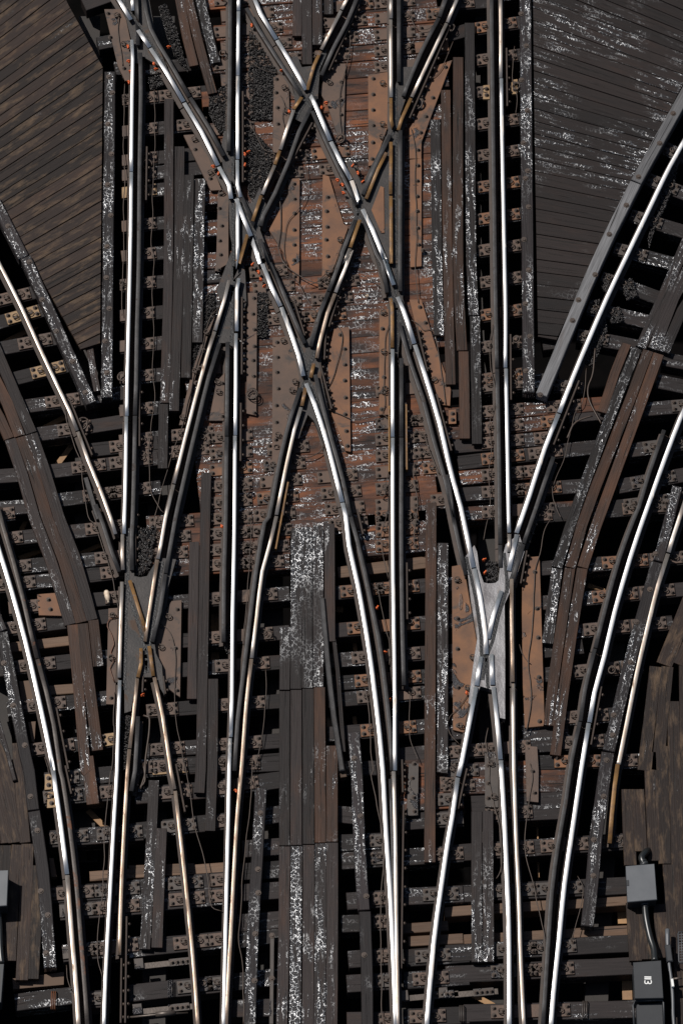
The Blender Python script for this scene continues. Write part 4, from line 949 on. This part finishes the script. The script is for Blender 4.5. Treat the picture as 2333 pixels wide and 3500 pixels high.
for a in (('S1','G 908,20 908,400',5,1),('D3g','B 900,40 700,480',9,1),('D4','B 1515,170 1240,800',10,1),('S2','B 125,620 125,1230',12,1),('S2','E 120,300 118,820',10,1),('D1','B 640,840 700,1000',3,1),
          ('D4','E 860,-20 700,500',9,1),('D4','E 680,540 670,720',4,1),('D1g','E 640,740 720,1050',6,1),('D1g','E 470,330 540,560',5,1),('S2','E 112,1010 110,1400',4,1),('S3g','E 1215,1010 1218,1440',4,1),('S3g','H 1222,380 1225,760',4,1),
          ('S4','C 385,330 390,720',5,1),('S4','F 412,550 415,990',4,1),('S1','A 985,990 980,1350',4,1),('S1','D 935,880 935,1300',4,1),('R1','F 870,860 700,1290',5,1),('R1g','I 600,20 510,260',4,1),('R1g','I 520,300 480,520',4,1),
          ('R2','I 1020,1210 950,1600',4,1),('D2','E 1290,500 1360,800',6,1),('D2','E 1420,950 1520,1330',5,1),('D1','H 890,20 930,190',3,1),('D4','E 420,1530 395,1764',4,1),('L1','G 1095,1140 1110,1260',2,1),('L1','D 470,990 620,1360',4,1),
          ('L2g','G 380,1350 460,1764',4,1),('L2g','J 440,40 480,230',3,1),('L1','J 1180,30 1240,350',4,1),('D3','J 905,60 900,200',2,1),('S3','K 1190,0 1195,220',5,1),('R1','L 120,60 60,330',4,1),('S1','J 850,1050 840,1764',8,1),
          ('S3','K 1200,300 1185,1400',9,1),('D3','J 815,1330 810,1764',5,1),('D3g','B 590,830 430,1130',6,1),('D3','G 960,1140 955,1250',2,1)):
    bolts_along(*a)
ORNG = 'A 866,325 868,425 872,478 868,550 1035,440 1045,462 1435,1110 1462,1170 1128,330 B 192,182 384,488 438,752 135,1042 160,1030 143,1116 655,712 690,690 898,1160 922,1220 862,1130 795,1290 788,1255 765,1225 E 195,80 232,145 250,180 270,235 H 1022,685 1068,980 1104,1285 I 232,360 246,438 115,1262 G 965,1276 1490,128 K 84,200 A 1490,8'
mb = MB(); mb.cyl(0,0,0,0.03,0.026,6); mb.tube([(-0.02,-0.02,0.03),(0.005,0.0,0.05),(0.03,0.015,0.035),(0.02,0.04,0.02)], 0.011, 6); 
mb.v = [(v[0]*.72, v[1]*.72, v[2]) for v in mb.v]; ORB = mb.mesh('painted_bolt','orange')
for p in path(ORNG, 0.09):
    k = near_rail(Vector((p.x, p.y))); root, org = RAILOBJ[k]
    for j in range(1):
        o = inst('rail_bolt', ORB, (p.x+random.uniform(-.012,.012), p.y+random.uniform(-.03,.03), 0.085+0.02*j), random.random()*6, root, org); o['label'] = 'orange-painted bolt'
for s_ in ('B 1308,1000 1302,0','E 1106,1020 1106,1460','E 1216,1010 1222,1450','H 372,40 345,280'):
    pts = path(s_, 0.11)
for key, s_ in (('S3','E 1104,1020 1104,1462'),('S3g','E 1218,1010 1222,1448'),('D4','E 428,1530 392,1764 H 345,280')):
    P = path(s_, 0.13); mb = MB()
    mb.bar(P[0], P[-1], 0.022, 0.06, 0.13, c=0.003, jit=0); root, org = RAILOBJ[key]; o = obj('joint_bar', mb, 'ochre', None, root, org); o['label'] = 'orange-rusted joint bar'

# ------------------------------------------------------------------ cables
WIRES = [
 ('wire','A 835,560 832,760 828,1000 836,1180 828,1400 832,1600 826,1764 D 822,200 818,420',.007,'brown bond cable twisted along the left straight outer rail'),
 ('wire','A 1035,600 1040,850 1032,1100 1020,1300 1022,1480 1012,1640 1030,1764 D 1022,300 1028,600 1020,760 1040,980 1010,1180 1000,1500 1020,1620 1080,1720 1105,1740',.006,'thin cable along the tie plates of the left straight track'),
 ('wire','D 1470,360 1400,450 1350,640 1290,860 1220,1150 1120,1460 1080,1600 1040,1764',.006,'cable slanting beside the rust-streaked diagonal'),
 ('wire','D 436,1040 450,1130 500,1290 540,1400 560,1560 590,1764 G 640,120 690,270 740,420 770,560 800,700',.007,'cable following the left curved rail down to the frog'),
 ('wire_copper','G 790,735 735,750 720,800 750,860 765,920 745,970 760,1030 735,1080 770,1170',.008,'reddish wavy cable left of the dark left frog'),
 ('wire','G 770,1240 760,1440 765,1500 748,1764 J 742,60 715,320 700,600 690,900 670,1000 655,1200 660,1340 685,1440 690,1520',.007,'long cable hanging beside the left straight rail, bottom'),
 ('wire','B 170,410 260,470 380,490',.005,'thin wire across the black gravel bed'),
 ('wire','B 110,790 160,800 220,920 270,1000 350,1025',.006,'wire looping across the gravel to the diagonal'),
 ('wire','B 405,850 390,770 400,700 375,640',.006,'short wire beside the upper brown gauge plate'),
 ('wire','B 880,130 850,200 830,380 785,560 770,700 780,850 790,930',.007,'cable down the plate right of the top crossing'),
 ('wire','B 370,1300 380,1500 360,1650 400,1764 E 380,20 430,100 560,180 680,210',.008,'cable crossing the rust plate in the lower diamond'),
 ('wire','B 545,1030 550,1150 555,1300 500,1400 430,1480 400,1600 410,1764',.006,'wire curving down from the upper diamond'),
 ('wire','E 680,140 620,190 560,210 600,200 690,150 740,80',.006,'wire bridging the lower diamond'),
 ('wire','E 400,150 490,190 530,260 570,330 620,400',.007,'cable dropping along the bright diagonal in the diamond'),
 ('wire','E 760,480 790,540 780,640 740,800 700,890 660,900',.007,'cable curving over the big rectangular rust plate'),
 ('wire','E 700,1040 780,1080 860,1110 1000,1095 1060,1080 1100,1110',.007,'cable crossing the ties right of the diamond point'),
 ('wire','E 1105,480 1080,560 1075,700 1070,860 1078,1000 1060,1070',.006,'cable on the stained plate by the right straight rail'),
 ('wire','E 860,150 960,160 1030,210 1080,280',.006,'wire near the narrow right crossing casting'),
 ('wire','E 460,1320 480,1350 560,1365 640,1330 660,1290',.009,'dark loop of cable below the diamond point'),
 ('wire','E 1245,440 1300,470 1340,515 1400,520 1440,700 1465,900 1480,1010',.007,'cable along the long slanting orange plate'),
 ('wire','E 1270,1180 1340,1220 1365,1300 1390,1370 1440,1480',.008,'thick cable bend right of the right straight guard rail'),
 ('wire','E 1340,1310 1270,1420 1265,1500 1290,1640 1285,1764 H 1270,260 1320,290',.007,'wire descending right of the straight guard rail, centre right'),
 ('wire','E 1100,1480 1080,1560 1100,1650 1085,1764 H 1050,180 1065,330 1100,480',.006,'bundle of thin wires left of the right straight rail'),
 ('wire','H 1020,520 1050,680 1085,840 1105,900 1105,1060',.006,'wire by the foot of the bright curving rail'),
 ('wire','H 940,1210 960,1320 975,1500 980,1640 1000,1764 K 985,100 1020,300 1060,480 1070,620 1050,860 1048,1200 1060,1764',.008,'long dark cable down the bottom centre right'),
 ('wire','K 190,20 175,300 150,500 125,750 110,1000 100,1200 125,1400 130,1764',.007,'cable running beside the rusty rail at bottom centre'),
 ('wire','H 180,80 175,300 160,480 145,700 125,880 130,930',.006,'hanging wire left of the brown diagonal lower end'),
 ('wire','H 280,1090 280,1250 260,1480 220,1700 200,1764',.006,'wire left of the centre walkway'),
 ('wire','H 1238,1240 1240,1480 1255,1580 1300,1700',.006,'wire dropping below the square clips, lower right centre'),
 ('wire','G 925,140 960,180 1030,190 1075,150',.007,'dark cable looped inside the left frog'),
 ('wire','G 1050,20 1030,100 1000,200 985,330 965,440',.006,'thin wire down the jaw of the left frog'),
 ('wire','G 1070,770 1120,810 1155,880 1175,1000 1170,1250 1185,1470 1215,1600 1240,1764',.006,'wire crossing the brown plate right of the left frog'),
 ('wire','G 960,1400 1000,1410 1000,1500 985,1600 975,1764 J 970,100 940,190',.014,'bent steel pipe below the left frog'),
 ('wire','F 300,480 275,620 275,760 300,860 308,1000 270,1150 285,1300 270,1500 280,1764 I 260,80 230,220',.006,'thin wire left of the right straight guard rail'),
 ('wire','F 980,640 965,800 930,900 950,1010 1020,1140',.012,'thick cable hanging right of the right curved rail'),
 ('wire','F 790,1240 830,1150 900,1110 960,1090',.015,'thick cable branching over the tie, right curved track'),
 ('wire','F 920,770 900,980 850,1060 800,1240 760,1400 700,1550',.006,'thin black wire along the right curved rail'),
 ('wire','F 690,1560 700,1660 750,1764 I 740,40',.006,'wire end below the grey guard rail, right'),
 ('wire','I 690,70 640,150 610,300 575,440 560,760 530,1050 545,1180 550,1290 520,1500',.007,'cable down the wet ochre plate right of the bright frog'),
 ('wire','I 470,920 490,980 530,1040 545,1050',.006,'short reddish wire on the wet ochre plate'),
 ('wire','I 130,1260 70,1340 0,1420 10,1520 70,1590',.006,'wire left of the bright frog foot'),
 ('wire','I 260,1480 245,1580 265,1680 270,1764 L 270,150 300,300 335,420 355,600 345,740 320,790',.008,'brown cable down the greasy plate, bottom right track'),
 ('wire','L 545,20 560,120 530,320 510,480 520,650 570,850 610,1050 640,1200 640,1400',.007,'long cable right of the tan rail, bottom right'),
 ('wire','L 860,770 895,850 880,1000 850,1100 820,1210',.006,'short cable beside the bottom right bright rail'),
 ('wire','J 965,20 970,140 920,190',.012,'bent pipe end at the bottom left frog heel'),
 ('wire','J 1240,20 1270,200 1300,400 1350,600 1385,740 1400,860 1420,980 1490,1010',.007,'cable down the bottom left inner track'),
 ('wire','J 300,-20 340,90',.006,'short wire by the yellow tie plates'),
 ('wire','J 445,1370 455,1450 480,1540',.006,'short hanging wire at the bottom left'),
 ('wire','C 440,310 425,450 430,560 455,640 445,760',.006,'thin wire between tall guard timber and right straight rail'),
 ('wire','A 800,90 790,200 810,330 822,440',.008,'black wire on the tan plate, top left'),
 ('wire','B 1240,90 1280,180 1340,200 1400,170 1480,40',.006,'wire hanging at the top right of the diamond'),
 ('wire','B 1530,280 1440,480 1340,560',.006,'thin wire over the angled orange plate'),
 ('wire','B 1250,860 1278,1000 1275,1200 1285,1440 1280,1764 E 1290,250 1300,330',.006,'wire lying down the tall narrow rust plate'),
]
def wobble(pts, amp):
    out = []
    for i, p in enumerate(pts):
        k = mnoise.noise_vector(Vector((p.x*4, p.y*4, 3.0)))
        out.append(p+Vector((k.x*amp, k.y*amp, k.z*amp*0.6)))
    return out
for (m_, s_, r, lb) in WIRES:
    pts = wobble(resample(path(s_, 0.06), 0.04), 0.012); mb = MB(); mb.tube(pts, r*0.85, 6)
    o = obj('cable', mb, m_); tag(o, lb, 'cable')
def coil(s_, r, turns, lb, wr=.006):
    c = path(s_, 0.07)[0]; pts = []; n = int(turns*14)
    for i in range(n+1):
        a = i/14*2*math.pi; q = r*(0.8+0.25*math.sin(i*0.37)); pts.append(c+Vector((q*math.cos(a), q*1.1*math.sin(a), 0.012*math.sin(i*0.5)+0.001*i)))
    mb = MB(); mb.tube(pts, wr, 5); o = obj('cable', mb, 'wire'); tag(o, lb, 'cable', 'coiled spare bond wires')
coil('D 822,830', .062, 3.2, 'coil of thin wire hung beside the left straight rail')
coil('E 190,945', .075, 3.4, 'coil of wire on the narrow brown plate')
coil('E 155,1590', .05, 2.5, 'tangled coil of wire left of the lower diamond foot')
coil('B 1300,700', .085, 1.4, 'thick hoop of cable beside the brown diagonal', .012)
coil('B 785,935', .065, 1.5, 'hoop of cable on the brown gauge plate near the top crossing', .010)
coil('D 560,1150', .085, 1.2, 'thick black hoop beside the left curved rail joint', .012)
coil('A 990,1110', .07, 0.7, 'half hoop of cable beside the upper left guard rail', .011)
coil('E 1065,1610', .045, 2.2, 'coil of wire left of the right straight rail')
coil('I 1095,1095', .05, 2.5, 'messy wire coil beside the right curved rail')
coil('C 455,580', .055, 2.5, 'small coil beside the tall right guard timber')
coil('F 455,580', .05, 2.6, 'small pale coil at the foot of the tall guard timber')
coil('H 300,860', .055, 2.2, 'wire tangle left of the centre walkway')
coil('A 1495,360', .045, 2.0, 'small wire coil on the plate at the top left')
coil('B 1520,190', .06, 2.0, 'wire coil right of the brown diagonal at the top')

# ------------------------------------------------------------------ small single things
mb = MB(); c = path('G 720,600', 0.06)[0]
mb.tube([c+Vector((-.015,.075,0)), c+Vector((-.01,.05,.005)), c+Vector((0,.0,.008)), c+Vector((.012,-.045,.005)), c+Vector((.014,-.055,.0)), c+Vector((.016,-.085,.0))], [.026,.036,.034,.030,.014,.016], 10)
o = obj('insulator', mb, 'bone'); tag(o, 'chipped cream-coloured insulator lying on the plate beside the left frog', 'insulator')
mb = MB(); c = path('E 958,283', 0.02)[0]
for k in range(14): 
    a = random.random()*6.3; q = random.random()*.025; mb.cyl(c.x+q*math.cos(a), c.y+q*math.sin(a), 0.0, 0.02+random.random()*.025, .012, 6, a, .006)
o = obj('stone', mb, 'bone'); tag(o, 'small knobbly tan lump lying on the ties right of the diamond', 'stone')
mb = MB(); a, b = path('D 45,30 60,60', 0.06)
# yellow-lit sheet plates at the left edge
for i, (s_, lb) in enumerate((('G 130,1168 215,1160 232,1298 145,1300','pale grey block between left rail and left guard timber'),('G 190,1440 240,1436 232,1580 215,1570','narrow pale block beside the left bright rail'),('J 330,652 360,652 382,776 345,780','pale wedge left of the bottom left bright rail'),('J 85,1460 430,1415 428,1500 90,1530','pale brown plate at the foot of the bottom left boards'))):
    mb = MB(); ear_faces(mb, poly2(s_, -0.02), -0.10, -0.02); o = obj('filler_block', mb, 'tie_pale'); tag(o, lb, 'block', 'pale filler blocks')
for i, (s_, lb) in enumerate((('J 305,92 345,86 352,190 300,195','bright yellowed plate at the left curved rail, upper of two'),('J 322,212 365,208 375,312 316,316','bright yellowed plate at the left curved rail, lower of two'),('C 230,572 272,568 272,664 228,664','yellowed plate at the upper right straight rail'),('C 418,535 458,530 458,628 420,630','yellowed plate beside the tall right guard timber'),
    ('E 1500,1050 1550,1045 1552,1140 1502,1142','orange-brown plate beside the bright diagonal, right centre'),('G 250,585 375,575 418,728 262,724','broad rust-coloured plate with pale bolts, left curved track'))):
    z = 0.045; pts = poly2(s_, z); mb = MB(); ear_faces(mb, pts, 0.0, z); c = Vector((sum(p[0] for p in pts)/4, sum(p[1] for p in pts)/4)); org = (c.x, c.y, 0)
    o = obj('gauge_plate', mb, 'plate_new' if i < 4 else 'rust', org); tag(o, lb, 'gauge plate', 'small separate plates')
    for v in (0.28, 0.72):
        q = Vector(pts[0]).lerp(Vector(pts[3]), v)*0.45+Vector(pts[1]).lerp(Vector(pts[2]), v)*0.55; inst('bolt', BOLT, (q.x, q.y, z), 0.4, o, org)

# switch rods with clevises at the bottom
for i, (s_, lb) in enumerate((('J 930,1375 1300,1335','flat switch rod with four bolts, bottom left, upper'),('J 920,1680 1300,1640','flat switch rod with round link, bottom left, lower'),('K 1200,1590 1568,1555','flat switch rod bolted at its end, bottom right'),('L -40,1570 330,1540','flat switch rod continuing under the bottom right rails'))):
    z = 0.02; a, b = path(s_, z); mb = MB(); mb.bar(a, b, 0.075, -0.02, 0.0, c=0.003, jit=0); root = obj('switch_rod', mb, 'rod', (a.x, a.y, 0)); tag(root, lb, 'switch rod', 'switch rods at the bottom')
    d = (b-a); 
    mb = MB(); mb.bar(a+d*0.55, a+d*0.92, 0.095, 0.002, 0.016, c=0.002, jit=0); obj('lug', mb, 'plate_grey', None, root, (a.x, a.y, 0))
    for k in range(4):
        p = a+d*(0.6+0.09*k); inst('bolt', BOLT, (p.x, p.y, 0.018), 0.2, root, (a.x, a.y, 0))
    mb = MB(); n2 = Vector((-d.y, d.x, 0)).normalized(); mb.bar(a+n2*0.03-d.normalized()*0.05, a+n2*0.03+d.normalized()*0.06, 0.13, -0.01, 0.03, c=0.004, jit=0); obj('clevis', mb, 'plate_grey', None, root, (a.x, a.y, 0))
P = path('J 860,1720 1060,1700 1260,1690', 0.03); mb = MB(); mb.tube(P, 0.014, 8); mb.tube([P[1]+Vector((-.03,0,0)), P[1]+Vector((.2,.02,0))], 0.034, 8)
root = obj('switch_rod', mb, 'rod'); tag(root, 'round threaded switch rod with turnbuckle at the very bottom left', 'switch rod', 'switch rods at the bottom')
# heater clamps on bottom plates
for i, (s_, lb) in enumerate((('J 360,1545 355,1660','copper-coloured ribbed clamp on the bottom left plate'),('J 1140,1470 1140,1580','dark ribbed clamp on the bottom centre left plate'),('L 910,1610 905,1720','dark ribbed clamp on the bottom right plate'),('L 85,1640 85,1740','dark ribbed clamp near the bottom right straight rail'))):
    a, b = path(s_, 0.04); root = empty('clamp', (a.x, a.y, 0.0)); tag(root, lb, 'clamp', 'ribbed clamps on the bottom plates')
    for k in range(3):
        mb = MB(); off = Vector((0.022*k-0.02, 0, 0)); mb.tube([a+off+Vector((.01,0,-.03)), a+off, b+off, b+off+Vector((.01,-.01,-.03))], 0.008, 6); obj('rib', mb, 'wire_copper' if i == 0 else 'plate_grey', None, root, (a.x, a.y, 0))

# ------------------------------------------------------------------ signal boxes, conduits, lever
def sbox(name, s_, ztop, zb, m_, lid, label, group):
    pts = poly2(s_, ztop); c = Vector((sum(p[0] for p in pts)/4, sum(p[1] for p in pts)/4)); org = (c.x, c.y, zb)
    if area(pts) < 0: pts = pts[::-1]
    sh = [tuple(c+(Vector(p)-c)*0.965) for p in pts]
    root = empty(name, org); tag(root, label, 'junction box', group)
    mb = MB(); mb.prism(sh, zb, ztop-0.030, c=0.003); obj('housing', mb, m_, None, root, org)
    mb = MB(); mb.prism(pts, ztop-0.028, ztop, c=0.006); obj('lid', mb, lid, None, root, org)
    return root, org, c
b1, o1, c1 = sbox('junction_box','L 1183,705 1375,690 1393,930 1195,947', 0.30, 0.088, 'box_dark', 'box', 'upper grey signal junction box on the right side walkway', 'grey signal boxes')
p = path('L 1195,800 1197,838', 0.302); mb = MB(); mb.bar(p[0], p[1], 0.03, 0.20, 0.306, c=0.003, jit=0); obj('latch', mb, 'box_dark', None, b1, o1)
b2, o2, c2 = sbox('junction_box','L 1232,1350 1420,1337 1436,1590 1243,1594', 0.42, 0.088, 'box_dark', 'box_dark', 'dark signal box with white painted number, right side walkway', 'grey signal boxes')
b3, o3, c3 = sbox('switch_machine','L 1252,1632 1428,1622 1440,1880 1262,1890', 0.30, 0.05, 'box_dark', 'box_dark', 'lowest dark box framed by a bent bar handle, bottom right', 'grey signal boxes')
b3['category'] = 'switch machine'
P = path('L 1240,1790 1232,1640 1245,1608 1425,1602 1436,1622 1440,1790', 0.34); mb = MB(); mb.tube(resample(P, 0.05)[:1]+P[1:], 0.013, 8); obj('handle', mb, 'box_dark', None, b3, o3)
b4, o4, c4 = sbox('junction_box','J -140,740 58,732 48,970 -150,985', 0.36, 0.088, 'box_dark', 'box', 'grey signal box cut by the left picture edge', 'grey signal boxes')
b5, o5, c5 = sbox('switch_machine','J -160,1360 30,1360 10,1620 -170,1620', 0.30, 0.05, 'box_dark', 'box_dark', 'dark box at the left picture edge below the grey one', 'grey signal boxes')
b5['category'] = 'switch machine'
# painted digits 1 1 3, reading downwards
def stroke(mb, pts, wd, z):
    for a, b in zip(pts, pts[1:]):
        d = (b-a); d.normalize(); mb.bar(a-d*wd*0.35, b+d*wd*0.35, wd, z, z+0.002, c=0.0004, jit=0)
zt = 0.4205; mb = MB()
q = lambda x, y: (lambda v: Vector((v.x, v.y)))(W('L', x, y, zt))
for yy in (1449, 1461): mb.bar(q(1308, yy), q(1354, yy+1), 0.0155, zt, zt+0.002, c=0.0004, jit=0)
three = [(1313,1472),(1310,1480),(1311,1489),(1318,1494),(1328,1493),(1331,1486),(1332,1478),(1333,1487),(1338,1494),(1348,1494),(1354,1489),(1355,1480),(1351,1472)]
o_ = 0
for (xa, ya), (xb, yb) in zip(three, three[1:]):
    o_ += 1; mb.bar(q(xa, ya), q(xb, yb), 0.0125, zt, zt+0.002+0.0001*o_, c=0.0002, jit=0)
t_ = obj('painted_number', mb, 'white', None, b2, o2); t_['label'] = 'white number 113 painted sideways on the lid'
for s_, zz, r, lb in (('L 1310,700 1290,650 1320,610 1345,600', (.2,.2,.14,-.02), .042, 'short black conduit elbow above the upper junction box'),
                      ('L 1310,955 1320,1060 1345,1180 1370,1260 1378,1345', (.17,.18,.18,.2,.25), .040, 'black conduit linking the two boxes on the right walkway'),
                      ('J -10,990 0,1100 5,1250 15,1360', (.15,.15,.15,.15), .035, 'black conduit at the left picture edge')):
    toks = s_.split(); pts = [W(toks[0], *map(float, t.split(',')), z) for t, z in zip(toks[1:], zz)]
    root = empty('conduit', pts[0]); tag(root, lb, 'conduit', 'black conduits of the signal boxes'); mb = MB(); mb.tube(resample(pts, 0.03), r, 14); obj('hose', mb, 'rubber', None, root, pts[0])
    d = (pts[1]-pts[0]).normalized(); mb = MB(); mb.tube([pts[0]-d*.01, pts[0]+d*.035], r*1.22, 14); mb.tube([pts[0]+d*.045, pts[0]+d*.06], r*1.12, 14); obj('collar', mb, 'box_dark', None, root, pts[0])
root = empty('hand_lever', W('L', 1490, 1500, 0.1)); ro = tuple(root.location); tag(root, 'long black hand lever standing right of the numbered box', 'lever')
mb = MB(); P = path('L 1462,1130 1465,1250 1475,1370 1490,1480 1498,1600 1500,1700 1510,1830', 0.22); mb.tube(resample(P, 0.06), [0.028]*3+[0.02]*(len(resample(P, 0.06))-3), 8); obj('arm', mb, 'box', None, root, ro)
mb = MB(); p = path('L 1465,1230 1480,1345', 0.26); mb.bar(p[0], p[1], 0.075, 0.2, 0.262, c=0.012, jit=0); obj('grip', mb, 'box_dark', None, root, ro)
mb = MB(); p = path('L 1500,1462 1560,1455', 0.22); mb.tube([v for v in p], 0.014, 8); obj('pin', mb, 'rod', None, root, ro)
mb = MB(); p = path('L 1493,1460 1500,1512', 0.29); mb.bar(p[0], p[1], 0.03, 0.24, 0.29, c=0.004, jit=0); obj('tag', mb, 'white', None, root, ro)
root = empty('wire_cage', W('L', 1560, 1250, 0.1)); ro = tuple(root.location); tag(root, 'wire mesh cage at the right picture edge beside the lever', 'cage')
mb = MB()
for k in range(12):
    y = 1148+k*18; p = path('L 1535,%d 1640,%d' % (y, y-8), 0.28); mb.tube(p, 0.004, 5)
for k in range(6):
    x = 1536+k*19; p = path('L %d,1150 %d,1350' % (x, x+6), 0.283); mb.tube(p, 0.004, 5)
obj('mesh_top', mb, 'box', None, root, ro)
mb = MB()
P = path('L 1640,1140 1545,1148 1532,1160 1538,1345 1550,1356 1640,1350', 0.28); mb.tube(P, 0.009, 6)
for x, y in ((1536,1160),(1540,1345)):
    a = W('L', x, y, .28); mb.tube([a, Vector((a.x, a.y, .09))], 0.008, 6)
obj('frame', mb, 'box_dark', None, root, ro)
print('objects', len(bpy.data.objects))
